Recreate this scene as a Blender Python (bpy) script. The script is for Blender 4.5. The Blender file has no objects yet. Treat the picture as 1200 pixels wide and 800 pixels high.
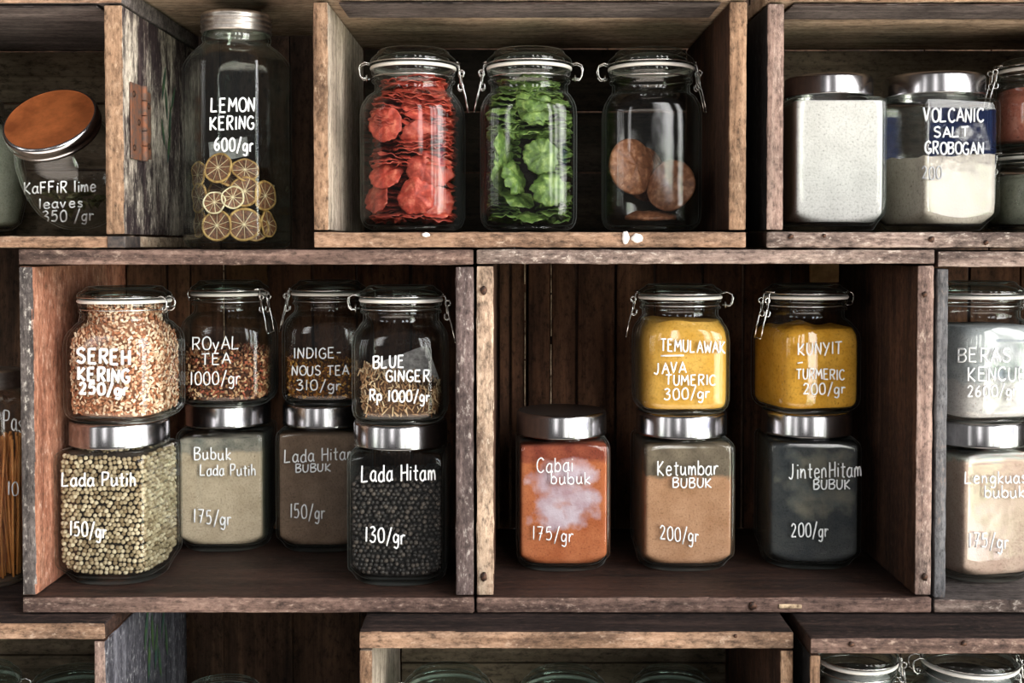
import bpy, bmesh, math, random
import numpy as np
from mathutils import Vector, Matrix, noise as mnoise

random.seed(7)
rng = np.random.default_rng(7)
SC = bpy.context.scene
COL = SC.collection
PI = math.pi

# ------------------------------------------------------------------ camera
F_PX, D = 1350.0, 1.35            # focal length in pixels, distance to the crate fronts
PITCH = math.radians(1.6)
HORIZON = 288.0
PY0 = HORIZON + F_PX * math.tan(PITCH)
ZC = 0.92
CAM = Vector((0, -D, ZC))
cam_d = bpy.data.cameras.new('camera')
cam = bpy.data.objects.new('camera', cam_d)
COL.objects.link(cam)
cam.location = CAM
cam.rotation_euler = (PI / 2 - PITCH, 0, 0)
cam_d.sensor_width = 36
cam_d.lens = F_PX / 1200 * 36
cam_d.shift_y = (PY0 - 400) / 1200
cam_d.clip_start = 0.05
SC.camera = cam
_up = Vector((0, math.sin(PITCH), math.cos(PITCH)))
_fw = Vector((0, math.cos(PITCH), -math.sin(PITCH)))


def ray(px, py):
    return Vector(((px - 600) / F_PX, 0, 0)) + _up * ((PY0 - py) / F_PX) + _fw


def P(px, py, y):
    d = ray(px, py)
    return CAM + d * ((y - CAM.y) / d.y)


def on_z(px, py, z):
    d = ray(px, py)
    return CAM + d * ((z - CAM.z) / d.z)


def px2m(y):
    return (y + D) / F_PX


# ------------------------------------------------------------------ object helpers
def link(o, parent=None):
    COL.objects.link(o)
    if parent is not None:
        o.parent = parent
    return o


def thing(name, label, cat, loc, rotz=0.0, group=None, kind=None):
    o = bpy.data.objects.new(name, None)
    o.empty_display_size = 0.02
    o.location = loc
    o.rotation_euler = (0, 0, rotz)
    tag(o, label, cat, group, kind)
    return link(o)


def tag(o, label, cat, group=None, kind=None):
    if label:
        o['label'] = label
    if cat:
        o['category'] = cat
    if group:
        o['group'] = group
    if kind:
        o['kind'] = kind
    return o


def mesh(name, V, F, mats, idx=None, smooth=True):
    me = bpy.data.meshes.new(name)
    me.from_pydata([tuple(v) for v in V], [], [tuple(f) for f in F])
    for m in (mats if isinstance(mats, (list, tuple)) else [mats]):
        me.materials.append(m)
    if idx is not None:
        me.polygons.foreach_set('material_index', list(idx))
    me.polygons.foreach_set('use_smooth', [bool(smooth)] * len(me.polygons))
    me.update()
    return me


def obj(name, V, F, mats, parent=None, idx=None, smooth=True, loc=None):
    o = bpy.data.objects.new(name, mesh(name, V, F, mats, idx, smooth))
    if loc is not None:
        o.location = loc
    return link(o, parent)


class MB:
    """collects several shapes into one mesh"""
    def __init__(s):
        s.V, s.F, s.I = [], [], []

    def add(s, VF, mat=0):
        V, F = VF
        b = len(s.V)
        s.V.extend(tuple(v) for v in V)
        s.F.extend(tuple(b + i for i in f) for f in F)
        s.I.extend([mat] * len(F))
        return s

    def build(s, name, mats, parent=None, smooth=True, loc=None):
        return obj(name, s.V, s.F, mats, parent, s.I, smooth, loc)


def tube(pts, r, sides=6, closed=False, flat=1.0):
    pts = [Vector(p) for p in pts]
    n = len(pts)
    V, F = [], []
    prev = None
    for i, p in enumerate(pts):
        a = pts[(i - 1) % n] if (closed or i > 0) else p
        b = pts[(i + 1) % n] if (closed or i < n - 1) else p
        t = b - a
        if t.length < 1e-9:
            t = Vector((0, 0, 1))
        t.normalize()
        if prev is None:
            ref = Vector((0, 0, 1)) if abs(t.z) < 0.9 else Vector((1, 0, 0))
            u = t.cross(ref).normalized()
        else:
            u = (prev - t * prev.dot(t))
            u = u.normalized() if u.length > 1e-6 else t.orthogonal().normalized()
        prev = u
        w = t.cross(u)
        for k in range(sides):
            an = 2 * PI * k / sides
            V.append(p + u * (r * math.cos(an)) + w * (r * flat * math.sin(an)))
    m = n if closed else n - 1
    for i in range(m):
        j = (i + 1) % n
        for k in range(sides):
            l = (k + 1) % sides
            F.append((i * sides + k, i * sides + l, j * sides + l, j * sides + k))
    if not closed:
        F.append(tuple(range(sides))[::-1])
        F.append(tuple((n - 1) * sides + k for k in range(sides)))
    return V, F


def circle_pts(r, z, n=48, cx=0, cy=0):
    return [(cx + r * math.cos(2 * PI * i / n), cy + r * math.sin(2 * PI * i / n), z) for i in range(n)]


def torus(r, z, rm, n=56, sides=8):
    return tube(circle_pts(r, z, n), rm, sides, True)


# cross-sections: gauge() = 1 on a rounded square (k=2) or rounded octagon (k=4) of half-width 1
_AX = {2: [(1, 0), (0, 1)],
       3: [(0, 1), (.8660254, .5), (-.8660254, .5)],
       4: [(1, 0), (.70710678, .70710678), (0, 1), (-.70710678, .70710678)]}


def gauge(x, y, n, k=2):
    s = 0.0
    c = 0.0
    a0, b0 = _AX[k][0]
    for ax, ay in _AX[k]:
        s += abs(x * ax + y * ay) ** n
        c += abs(ax * a0 + ay * b0) ** n
    return (s / c) ** (1.0 / n)


def rad(th, a, n, k=2):
    return a / gauge(math.cos(th), math.sin(th), n, k)


def thetas(seg, k=2):
    out = []
    for i in range(seg):
        t = 2 * PI * i / seg
        q = {2: 4, 3: 6, 4: 8}[k]
        s = -1 if k == 3 else 1
        out.append(t + 0.66 * s * math.sin(q * t) / q)
    return out


def loft(prof, seg=96, k=2, cap0=True, cap1=True, ztop=None):
    V, F = [], []
    th = thetas(seg, k)
    if all(n <= 2.01 for _, _, n in prof):
        th = [2 * PI * i / seg for i in range(seg)]
    for (z, a, n) in prof:
        for t in th:
            r = rad(t, a, n, k) if n != 2 else a
            x, y = r * math.cos(t), r * math.sin(t)
            V.append((x, y, z if ztop is None else min(z, ztop(x, y))))
    for i in range(len(prof) - 1):
        for j in range(seg):
            l = (j + 1) % seg
            F.append((i * seg + j, i * seg + l, (i + 1) * seg + l, (i + 1) * seg + j))
    if cap0:
        F.append(tuple(range(seg))[::-1])
    if cap1:
        b = (len(prof) - 1) * seg
        if ztop is None:
            F.append(tuple(b + j for j in range(seg)))
        else:
            prevb = b
            for q in (0.75, 0.5, 0.25):
                nb = len(V)
                for j in range(seg):
                    x, y = V[b + j][0] * q, V[b + j][1] * q
                    V.append((x, y, ztop(x, y)))
                for j in range(seg):
                    l = (j + 1) % seg
                    F.append((prevb + j, prevb + l, nb + l, nb + j))
                prevb = nb
            F.append(tuple(prevb + j for j in range(seg)))
    return V, F


def lathe(pts, seg=64, **kw):
    return loft([(z, max(r, 1e-4), 2) for z, r in pts], seg, **kw)


def prof_at(prof, z):
    if z <= prof[0][0]:
        return prof[0][1], prof[0][2]
    for (z0, a0, n0), (z1, a1, n1) in zip(prof, prof[1:]):
        if z <= z1:
            t = (z - z0) / max(z1 - z0, 1e-9)
            return a0 + (a1 - a0) * t, n0 + (n1 - n0) * t
    return prof[-1][1], prof[-1][2]


def rbox(lo, hi, r=0.002, cell=0.02, amp=0.0, freq=30.0, seed=0.0):
    """box with rounded edges; amp wears its surface unevenly"""
    lo, hi = Vector(lo), Vector(hi)
    ax = []
    for i in range(3):
        L = hi[i] - lo[i]
        rr = min(r, L * 0.45)
        n = max(1, int(round((L - 2 * rr) / cell)))
        n = min(n, 60)
        ax.append([lo[i], lo[i] + rr * .5] + [lo[i] + rr + (L - 2 * rr) * j / n for j in range(n + 1)] + [hi[i] - rr * .5, hi[i]])
    idx, V, F = {}, [], []
    off = Vector((seed * 3.1, seed * 1.7, seed * 2.3))

    def vert(p):
        key = (round(p[0], 6), round(p[1], 6), round(p[2], 6))
        if key in idx:
            return idx[key]
        q = Vector(p)
        c = Vector([min(max(q[i], lo[i] + min(r, (hi[i] - lo[i]) * .45)), hi[i] - min(r, (hi[i] - lo[i]) * .45)) for i in range(3)])
        d = q - c
        if d.length > 1e-9:
            q = c + d.normalized() * min(r, max(abs(d.x), abs(d.y), abs(d.z)))
            if amp:
                edge = sum(1 for i in range(3) if abs(d[i]) > 1e-6)
                nz = mnoise.noise((q + off) * freq) + 0.5 * mnoise.noise((q + off) * freq * 3.1)
                q = q + d.normalized() * (amp * .7 * (nz - 1.25 - (1.1 * max(0, nz + .1) if edge > 1 else 0)))
        idx[key] = len(V)
        V.append(q)
        return idx[key]

    for a in range(3):
        b, c = (a + 1) % 3, (a + 2) % 3
        for side, val in ((0, lo[a]), (1, hi[a])):
            for i in range(len(ax[b]) - 1):
                for j in range(len(ax[c]) - 1):
                    q = []
                    for (u, v) in ((i, j), (i + 1, j), (i + 1, j + 1), (i, j + 1)):
                        p = [0, 0, 0]
                        p[a], p[b], p[c] = val, ax[b][u], ax[c][v]
                        q.append(vert(p))
                    F.append(tuple(q) if side else tuple(q[::-1]))
    return V, F


# ------------------------------------------------------------------ materials
def new_mat(name):
    m = bpy.data.materials.new(name)
    m.use_nodes = True
    m.node_tree.nodes.clear()
    return m, m.node_tree.nodes, m.node_tree.links


def srgb(r, g, b):
    def f(c):
        c /= 255.0
        return c / 12.92 if c <= 0.04045 else ((c + 0.055) / 1.055) ** 2.4
    return (f(r), f(g), f(b), 1)


def N(nodes, typ, **kw):
    n = nodes.new(typ)
    for k, v in kw.items():
        if k == 'inp':
            for kk, vv in v.items():
                n.inputs[kk].default_value = vv
        else:
            setattr(n, k, v)
    return n


def ramp(nodes, stops, interp='LINEAR'):
    r = nodes.new('ShaderNodeValToRGB')
    r.color_ramp.interpolation = interp
    e = r.color_ramp.elements
    while len(e) < len(stops):
        e.new(0.5)
    for el, (p, c) in zip(e, stops):
        el.position = p
        el.color = c if len(c) == 4 else (*c, 1)
    return r


def mix(nodes, links, fac, a, b, blend='MIX'):
    m = nodes.new('ShaderNodeMix')
    m.data_type = 'RGBA'
    m.blend_type = blend
    for sock, v in ((m.inputs['Factor'], fac), (m.inputs['A'], a), (m.inputs['B'], b)):
        if sock.name == 'Factor':
            sock = m.inputs[0]
        elif sock.name == 'A':
            sock = m.inputs[6]
        else:
            sock = m.inputs[7]
        if hasattr(v, 'is_output'):
            links.new(v, sock)
        else:
            sock.default_value = v
    return m.outputs[2]


def wood(name, dark, mid, light, axis='X', scale=1.0, fleck=None, fleck_amt=0.5, blotch=None, blotch_amt=0.5,
         rough=0.8, bump=0.6, spec=0.25):
    m, n, l = new_mat(name)
    tc = N(n, 'ShaderNodeTexCoord')
    oi = N(n, 'ShaderNodeObjectInfo')
    ofs = N(n, 'ShaderNodeVectorMath', operation='SCALE')
    ofs.inputs[0].default_value = (13.7, 7.3, 9.1)
    l.new(oi.outputs['Random'], ofs.inputs['Scale'])
    add = N(n, 'ShaderNodeVectorMath', operation='ADD')
    l.new(tc.outputs['Object'], add.inputs[0])
    l.new(ofs.outputs[0], add.inputs[1])
    mp = N(n, 'ShaderNodeMapping')
    s = {'X': (4, 70, 70), 'Y': (70, 4, 70), 'Z': (70, 70, 4)}[axis]
    mp.inputs['Scale'].default_value = [q * scale for q in s]
    l.new(add.outputs[0], mp.inputs[0])
    g = N(n, 'ShaderNodeTexNoise', inp={'Scale': 1.0, 'Detail': 9.0, 'Roughness': 0.68, 'Distortion': 0.6})
    l.new(mp.outputs[0], g.inputs['Vector'])
    r = ramp(n, [(0.28, dark), (0.48, mid), (0.72, light)])
    l.new(g.outputs['Fac'], r.inputs[0])
    col = r.outputs[0]
    mp3 = N(n, 'ShaderNodeMapping')
    s3 = {'X': (7, 26, 26), 'Y': (26, 7, 26), 'Z': (26, 26, 7)}[axis]
    mp3.inputs['Scale'].default_value = [q * scale for q in s3]
    l.new(add.outputs[0], mp3.inputs[0])
    b1 = N(n, 'ShaderNodeTexNoise', inp={'Scale': 1.0, 'Detail': 9.0, 'Roughness': 0.74})
    l.new(mp3.outputs[0], b1.inputs['Vector'])
    if blotch is not None:
        br = ramp(n, [(0.47, (0, 0, 0)), (0.62, (blotch_amt,) * 3)])
        l.new(b1.outputs['Fac'], br.inputs[0])
        col = mix(n, l, br.outputs[0], col, blotch)
    big = N(n, 'ShaderNodeTexNoise', inp={'Scale': 7.0 * scale, 'Detail': 4.0, 'Roughness': .6})
    l.new(add.outputs[0], big.inputs['Vector'])
    bgr = ramp(n, [(0.32, (.45,) * 3), (0.5, (.95,) * 3), (.68, (1.2,) * 3)])
    l.new(big.outputs['Fac'], bgr.inputs[0])
    col = mix(n, l, 0.8, col, bgr.outputs[0], 'MULTIPLY')
    # fine speckle, stretched a little along the grain
    mp2 = N(n, 'ShaderNodeMapping')
    s2 = {'X': (90, 190, 190), 'Y': (190, 90, 190), 'Z': (190, 190, 90)}[axis]
    mp2.inputs['Scale'].default_value = [q * scale for q in s2]
    l.new(add.outputs[0], mp2.inputs[0])
    f1 = N(n, 'ShaderNodeTexNoise', inp={'Scale': 1.0, 'Detail': 6.0, 'Roughness': 0.75})
    l.new(mp2.outputs[0], f1.inputs['Vector'])
    dr = ramp(n, [(0.33, (0.16,) * 3), (0.50, (1, 1, 1)), (0.7, (1.25,) * 3)])
    l.new(f1.outputs['Fac'], dr.inputs[0])
    col = mix(n, l, 0.85, col, dr.outputs[0], 'MULTIPLY')
    if fleck is not None:
        fm = N(n, 'ShaderNodeMath', operation='MULTIPLY')
        fr = ramp(n, [(0.55, (0, 0, 0)), (0.66, (1, 1, 1))])
        l.new(f1.outputs['Fac'], fr.inputs[0])
        fr2 = ramp(n, [(0.40, (0, 0, 0)), (0.60, (fleck_amt,) * 3)])
        l.new(b1.outputs['Fac'], fr2.inputs[0])
        l.new(fr.outputs[0], fm.inputs[0])
        l.new(fr2.outputs[0], fm.inputs[1])
        col = mix(n, l, fm.outputs[0], col, fleck)
    bs = N(n, 'ShaderNodeBsdfPrincipled', inp={'Roughness': rough})
    bs.inputs['Specular IOR Level'].default_value = spec
    l.new(col, bs.inputs['Base Color'])
    hs = N(n, 'ShaderNodeMath', operation='ADD')
    l.new(g.outputs['Fac'], hs.inputs[0])
    l.new(f1.outputs['Fac'], hs.inputs[1])
    bp = N(n, 'ShaderNodeBump', inp={'Strength': bump, 'Distance': 0.0025})
    l.new(hs.outputs[0], bp.inputs['Height'])
    l.new(bp.outputs[0], bs.inputs['Normal'])
    out = N(n, 'ShaderNodeOutputMaterial')
    l.new(bs.outputs[0], out.inputs[0])
    return m


def simple(name, col, rough=0.5, metal=0.0, spec=0.5, vary=None, vscale=40, bump=0.0, bscale=200, aniso=0.0):
    m, n, l = new_mat(name)
    bs = N(n, 'ShaderNodeBsdfPrincipled', inp={'Roughness': rough, 'Metallic': metal, 'Base Color': col})
    bs.inputs['Specular IOR Level'].default_value = spec
    if aniso:
        bs.inputs['Anisotropic'].default_value = aniso
    tc = N(n, 'ShaderNodeTexCoord')
    if vary is not None:
        nz = N(n, 'ShaderNodeTexNoise', inp={'Scale': vscale, 'Detail': 7.0, 'Roughness': 0.65})
        l.new(tc.outputs['Object'], nz.inputs['Vector'])
        r = ramp(n, [(0.38, (0, 0, 0)), (0.62, (1, 1, 1))])
        l.new(nz.outputs['Fac'], r.inputs[0])
        l.new(mix(n, l, r.outputs[0], col, vary), bs.inputs['Base Color'])
    if bump:
        nb = N(n, 'ShaderNodeTexNoise', inp={'Scale': bscale, 'Detail': 4.0})
        l.new(tc.outputs['Object'], nb.inputs['Vector'])
        bp = N(n, 'ShaderNodeBump', inp={'Strength': bump, 'Distance': 0.001})
        l.new(nb.outputs['Fac'], bp.inputs['Height'])
        l.new(bp.outputs[0], bs.inputs['Normal'])
    out = N(n, 'ShaderNodeOutputMaterial')
    l.new(bs.outputs[0], out.inputs[0])
    return m


def glass_mat(name, tint=(0.97, 0.985, 0.975), edge=(0.30, 0.42, 0.36), f0=0.030, rough=0.015):
    """thin clear glass: see-through, mirror-like towards grazing angles, greener at its edges"""
    m, n, l = new_mat(name)
    lw = N(n, 'ShaderNodeLayerWeight', inp={'Blend': 0.5})
    p5 = N(n, 'ShaderNodeMath', operation='POWER', inp={1: 5.0})
    l.new(lw.outputs['Facing'], p5.inputs[0])
    fr = N(n, 'ShaderNodeMath', operation='MULTIPLY_ADD', inp={1: 0.85, 2: f0})
    l.new(p5.outputs[0], fr.inputs[0])
    p3 = N(n, 'ShaderNodeMath', operation='POWER', inp={1: 3.5})
    l.new(lw.outputs['Facing'], p3.inputs[0])
    col = mix(n, l, p3.outputs[0], (*tint, 1), (*edge, 1))
    tr = N(n, 'ShaderNodeBsdfTransparent')
    l.new(col, tr.inputs[0])
    gl = N(n, 'ShaderNodeBsdfGlossy', inp={'Roughness': rough})
    tc = N(n, 'ShaderNodeTexCoord')
    nz = N(n, 'ShaderNodeTexNoise', inp={'Scale': 28.0, 'Detail': 2.0})
    l.new(tc.outputs['Object'], nz.inputs['Vector'])
    bp = N(n, 'ShaderNodeBump', inp={'Strength': 0.12, 'Distance': 0.002})
    l.new(nz.outputs['Fac'], bp.inputs['Height'])
    l.new(bp.outputs[0], gl.inputs['Normal'])
    ms = N(n, 'ShaderNodeMixShader')
    l.new(fr.outputs[0], ms.inputs[0])
    l.new(tr.outputs[0], ms.inputs[1])
    l.new(gl.outputs[0], ms.inputs[2])
    g2 = N(n, 'ShaderNodeBsdfGlossy', inp={'Roughness': .45, 'Color': (.8, .84, .82, 1)})
    p7 = N(n, 'ShaderNodeMath', operation='POWER', inp={1: 9.0})
    l.new(lw.outputs['Facing'], p7.inputs[0])
    q7 = N(n, 'ShaderNodeMath', operation='MULTIPLY', inp={1: .7})
    l.new(p7.outputs[0], q7.inputs[0])
    m2 = N(n, 'ShaderNodeMixShader')
    l.new(q7.outputs[0], m2.inputs[0])
    l.new(ms.outputs[0], m2.inputs[1])
    l.new(g2.outputs[0], m2.inputs[2])
    out = N(n, 'ShaderNodeOutputMaterial')
    l.new(m2.outputs[0], out.inputs[0])
    return m


def powder(name, c0, c1, speck=None, top=None, top_z=None, patch=None, patch_at=None, fine=420, sub=0.0):
    """packed powder seen through the glass; top = dusty colour above top_z; patch = a reflection on the glass, painted into the colour"""
    m, n, l = new_mat(name)
    tc = N(n, 'ShaderNodeTexCoord')
    nz = N(n, 'ShaderNodeTexNoise', inp={'Scale': 26.0, 'Detail': 8.0, 'Roughness': 0.65})
    l.new(tc.outputs['Object'], nz.inputs['Vector'])
    r = ramp(n, [(0.36, c0), (0.64, c1)])
    l.new(nz.outputs['Fac'], r.inputs[0])
    col = r.outputs[0]
    nf = N(n, 'ShaderNodeTexNoise', inp={'Scale': float(fine), 'Detail': 3.0, 'Roughness': 0.7})
    l.new(tc.outputs['Object'], nf.inputs['Vector'])
    fr = ramp(n, [(0.34, (0.55,) * 3), (0.5, (1, 1, 1))])
    l.new(nf.outputs['Fac'], fr.inputs[0])
    col = mix(n, l, 0.6, col, fr.outputs[0], 'MULTIPLY')
    if speck is not None:
        sr = ramp(n, [(0.27, (1, 1, 1)), (0.36, (0, 0, 0))])
        l.new(nf.outputs['Fac'], sr.inputs[0])
        col = mix(n, l, sr.outputs[0], col, speck)
    if top is not None or patch is not None:
        sp = N(n, 'ShaderNodeSeparateXYZ')
        l.new(tc.outputs['Object'], sp.inputs[0])
        nl = N(n, 'ShaderNodeTexNoise', inp={'Scale': 38.0, 'Detail': 5.0})
        l.new(tc.outputs['Object'], nl.inputs['Vector'])
    if top is not None:
        a = N(n, 'ShaderNodeMath', operation='MULTIPLY_ADD', inp={1: 0.03, 2: -top_z - 0.015})
        l.new(nl.outputs['Fac'], a.inputs[0])
        b = N(n, 'ShaderNodeMath', operation='ADD')
        l.new(sp.outputs['Z'], b.inputs[0])
        l.new(a.outputs[0], b.inputs[1])
        tr = N(n, 'ShaderNodeMapRange', inp={1: -0.001, 2: 0.004})
        l.new(b.outputs[0], tr.inputs[0])
        nr = ramp(n, [(0.35, top[0]), (0.65, top[1])])
        l.new(nl.outputs['Fac'], nr.inputs[0])
        tcol = mix(n, l, 0.7, nr.outputs[0], fr.outputs[0], 'MULTIPLY')
        col = mix(n, l, tr.outputs[0], col, tcol)
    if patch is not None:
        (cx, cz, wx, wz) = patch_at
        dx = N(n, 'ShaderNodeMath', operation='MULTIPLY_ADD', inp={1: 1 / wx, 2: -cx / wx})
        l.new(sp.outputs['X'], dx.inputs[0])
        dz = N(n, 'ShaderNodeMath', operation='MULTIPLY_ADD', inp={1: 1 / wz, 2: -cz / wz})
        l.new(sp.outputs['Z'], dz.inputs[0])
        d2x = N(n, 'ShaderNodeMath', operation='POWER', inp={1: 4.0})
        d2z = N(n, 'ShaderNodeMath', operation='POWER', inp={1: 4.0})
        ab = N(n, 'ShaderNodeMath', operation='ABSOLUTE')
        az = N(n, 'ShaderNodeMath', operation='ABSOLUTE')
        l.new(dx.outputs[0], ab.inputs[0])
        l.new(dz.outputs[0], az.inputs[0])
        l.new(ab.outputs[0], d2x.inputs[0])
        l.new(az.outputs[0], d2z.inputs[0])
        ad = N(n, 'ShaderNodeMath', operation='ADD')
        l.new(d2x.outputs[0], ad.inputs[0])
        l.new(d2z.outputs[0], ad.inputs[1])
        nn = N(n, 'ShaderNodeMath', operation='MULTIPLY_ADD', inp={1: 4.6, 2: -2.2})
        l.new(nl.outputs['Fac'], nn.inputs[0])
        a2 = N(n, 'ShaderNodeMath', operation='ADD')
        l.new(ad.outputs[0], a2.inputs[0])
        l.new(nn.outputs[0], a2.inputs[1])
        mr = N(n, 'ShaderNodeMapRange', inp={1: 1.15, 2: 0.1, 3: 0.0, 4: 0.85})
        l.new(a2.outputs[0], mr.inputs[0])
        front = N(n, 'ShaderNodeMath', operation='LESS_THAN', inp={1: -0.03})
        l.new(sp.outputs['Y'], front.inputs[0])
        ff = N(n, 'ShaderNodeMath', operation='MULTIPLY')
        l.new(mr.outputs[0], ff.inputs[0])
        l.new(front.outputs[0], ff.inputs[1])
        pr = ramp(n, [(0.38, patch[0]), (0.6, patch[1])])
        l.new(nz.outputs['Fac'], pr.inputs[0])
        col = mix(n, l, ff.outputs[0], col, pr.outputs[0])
    bs = N(n, 'ShaderNodeBsdfPrincipled', inp={'Roughness': 0.95})
    bs.inputs['Specular IOR Level'].default_value = 0.1
    l.new(col, bs.inputs['Base Color'])
    bp = N(n, 'ShaderNodeBump', inp={'Strength': 0.4, 'Distance': 0.0012})
    l.new(nf.outputs['Fac'], bp.inputs['Height'])
    l.new(bp.outputs[0], bs.inputs['Normal'])
    out = N(n, 'ShaderNodeOutputMaterial')
    l.new(bs.outputs[0], out.inputs[0])
    return m


def island_mat(name, cols, rough=0.8, spec=0.2, noise_amt=0.0):
    """each loose piece gets its own shade"""
    m, n, l = new_mat(name)
    g = N(n, 'ShaderNodeNewGeometry')
    k = len(cols)
    r = ramp(n, [(i / k, c) for i, c in enumerate(cols)], 'CONSTANT')
    l.new(g.outputs['Random Per Island'], r.inputs[0])
    bs = N(n, 'ShaderNodeBsdfPrincipled', inp={'Roughness': rough})
    bs.inputs['Specular IOR Level'].default_value = spec
    l.new(r.outputs[0], bs.inputs['Base Color'])
    out = N(n, 'ShaderNodeOutputMaterial')
    l.new(bs.outputs[0], out.inputs[0])
    return m


S = srgb
M = {}
# crate woods (faces and their worn front edges)
M['brown_x'] = wood('dark_brown_board', S(28, 18, 15), S(56, 37, 30), S(82, 57, 47), 'X', blotch=S(35, 24, 19), fleck=S(120, 92, 75), fleck_amt=.3, rough=.6, spec=.4)
M['brown_z'] = wood('dark_brown_upright', S(34, 22, 16), S(70, 46, 34), S(98, 68, 52), 'Z', blotch=S(38, 26, 20), fleck=S(130, 100, 84), fleck_amt=.25)
M['orange_z'] = wood('orange_brown_upright', S(100, 60, 46), S(152, 96, 74), S(186, 132, 106), 'Z', blotch=S(168, 122, 100), fleck=S(220, 195, 178), fleck_amt=.6, bump=.3)
M['grey_edge_x'] = wood('grey_pink_worn_edge', S(64, 52, 48), S(130, 110, 102), S(184, 164, 152), 'X', blotch=S(80, 66, 62), blotch_amt=.8, fleck=S(232, 218, 205), fleck_amt=.7)
M['dark_edge_x'] = wood('dark_pink_worn_edge', S(52, 40, 36), S(104, 82, 74), S(150, 122, 110), 'X', blotch=S(66, 50, 46), blotch_amt=.7, fleck=S(222, 196, 178), fleck_amt=.55)
M['char_edge_z'] = wood('charcoal_flaking_edge', S(46, 42, 42), S(88, 80, 78), S(124, 114, 110), 'Z', blotch=S(54, 49, 49), fleck=S(215, 206, 196), fleck_amt=.9)
M['char_pink_z'] = wood('charcoal_pink_edge', S(52, 44, 44), S(104, 88, 86), S(142, 122, 118), 'Z', blotch=S(74, 58, 56), fleck=S(214, 204, 196), fleck_amt=.8)
M['cream_edge_z'] = wood('cream_pitted_edge', S(104, 82, 68), S(186, 158, 136), S(216, 194, 172), 'Z', blotch=S(78, 60, 52), blotch_amt=.75, fleck=S(236, 222, 204), fleck_amt=.5)
M['pink_edge_z'] = wood('pink_grey_edge', S(84, 64, 58), S(146, 120, 110), S(184, 160, 148), 'Z', blotch=S(80, 66, 64), blotch_amt=.6, fleck=S(224, 206, 190), fleck_amt=.6)
M['slate_edge_z'] = wood('slate_grey_edge', S(50, 50, 54), S(94, 93, 96), S(134, 132, 134), 'Z', blotch=S(66, 62, 62), fleck=S(170, 140, 120), fleck_amt=.4)
M['tan_edge_z'] = wood('tan_edge_upright', S(84, 62, 48), S(146, 114, 90), S(182, 150, 124), 'Z', blotch=S(98, 74, 58), blotch_amt=.6, fleck=S(224, 198, 170), fleck_amt=.4)
M['tan_edge_x'] = wood('tan_edge_long', S(84, 62, 50), S(146, 114, 92), S(184, 150, 126), 'X', blotch=S(84, 64, 54), blotch_amt=.75, fleck=S(226, 202, 180), fleck_amt=.4)
M['tan_face_x'] = wood('tan_board_inside', S(112, 92, 74), S(182, 158, 134), S(214, 194, 170), 'X', blotch=S(96, 80, 66), blotch_amt=.5)
M['grey_face_x'] = wood('grey_weathered_board', S(56, 50, 50), S(98, 90, 88), S(134, 124, 120), 'X', blotch=S(64, 58, 58), fleck=S(150, 140, 134), fleck_amt=.3)
M['pale_face_z'] = wood('pale_side_inside', S(100, 88, 76), S(172, 156, 140), S(206, 192, 176), 'Z', blotch=S(108, 94, 82), blotch_amt=.5)
M['peel_z'] = wood('peeling_white_over_purple', S(30, 22, 25), S(52, 40, 42), S(92, 76, 74), 'Z', blotch=S(206, 192, 176), blotch_amt=.9, fleck=S(226, 214, 198), fleck_amt=1.0)
M['black_paint_z'] = wood('black_painted_side', S(18, 17, 18), S(32, 30, 31), S(52, 49, 50), 'Z', blotch=S(24, 24, 24), fleck=S(150, 146, 142), fleck_amt=.25)
M['streak_z'] = wood('slate_streaked_side', S(40, 40, 46), S(74, 72, 80), S(120, 118, 126), 'Z', blotch=S(48, 46, 52), fleck=S(214, 212, 214), fleck_amt=.7)
M['dark_top_x'] = wood('blackened_board_top', S(24, 19, 18), S(48, 38, 36), S(86, 68, 62), 'X', blotch=S(30, 25, 25), fleck=S(124, 96, 84), fleck_amt=.4)
M['back_brown'] = wood('crate_back_brown', S(44, 28, 19), S(90, 60, 42), S(124, 86, 62), 'Z', scale=.8, blotch=S(58, 38, 27), bump=.4)
M['back_amber'] = wood('crate_back_amber', S(60, 40, 24), S(100, 70, 42), S(126, 92, 58), 'Z', scale=.8, blotch=S(70, 46, 28), bump=.4)
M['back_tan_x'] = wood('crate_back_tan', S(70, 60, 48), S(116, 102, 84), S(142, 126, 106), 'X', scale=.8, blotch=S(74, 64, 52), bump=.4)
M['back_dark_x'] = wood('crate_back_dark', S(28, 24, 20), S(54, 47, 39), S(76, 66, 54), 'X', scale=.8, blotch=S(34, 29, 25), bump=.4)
M['pale_strip'] = simple('pale_bare_plank_edge', S(232, 204, 168), .8, vary=S(90, 66, 48), vscale=90)
M['wall_wood'] = wood('back_wall_planks', S(34, 24, 18), S(78, 56, 41), S(108, 80, 60), 'Z', scale=.7, blotch=S(26, 20, 16))
M['floor_mat'] = wood('floor_boards', S(70, 58, 48), S(120, 102, 86), S(150, 130, 112), 'X', scale=.5, blotch=S(90, 76, 64))
M['batten'] = simple('pale_yellow_batten', S(226, 186, 128), .7, vary=S(190, 146, 96), vscale=60)
M['nail'] = simple('dark_nail_iron', S(46, 40, 38), .6, .6, vary=S(90, 60, 44), vscale=300)
M['rust'] = simple('rusty_iron', S(88, 74, 68), .7, .35, vary=S(128, 80, 56), vscale=110, bump=.4)
M['iron'] = simple('dull_iron_strap', S(70, 66, 66), .55, .6, vary=S(104, 92, 86), vscale=120, bump=.2)
M['white_paint'] = simple('white_paint_daub', S(232, 226, 222), .7)
M['ink'] = simple('white_marker', S(244, 244, 244), .55, vary=S(226, 228, 232), vscale=150)
M['ink_faint'] = simple('faded_marker', S(178, 178, 182), .6)
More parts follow.
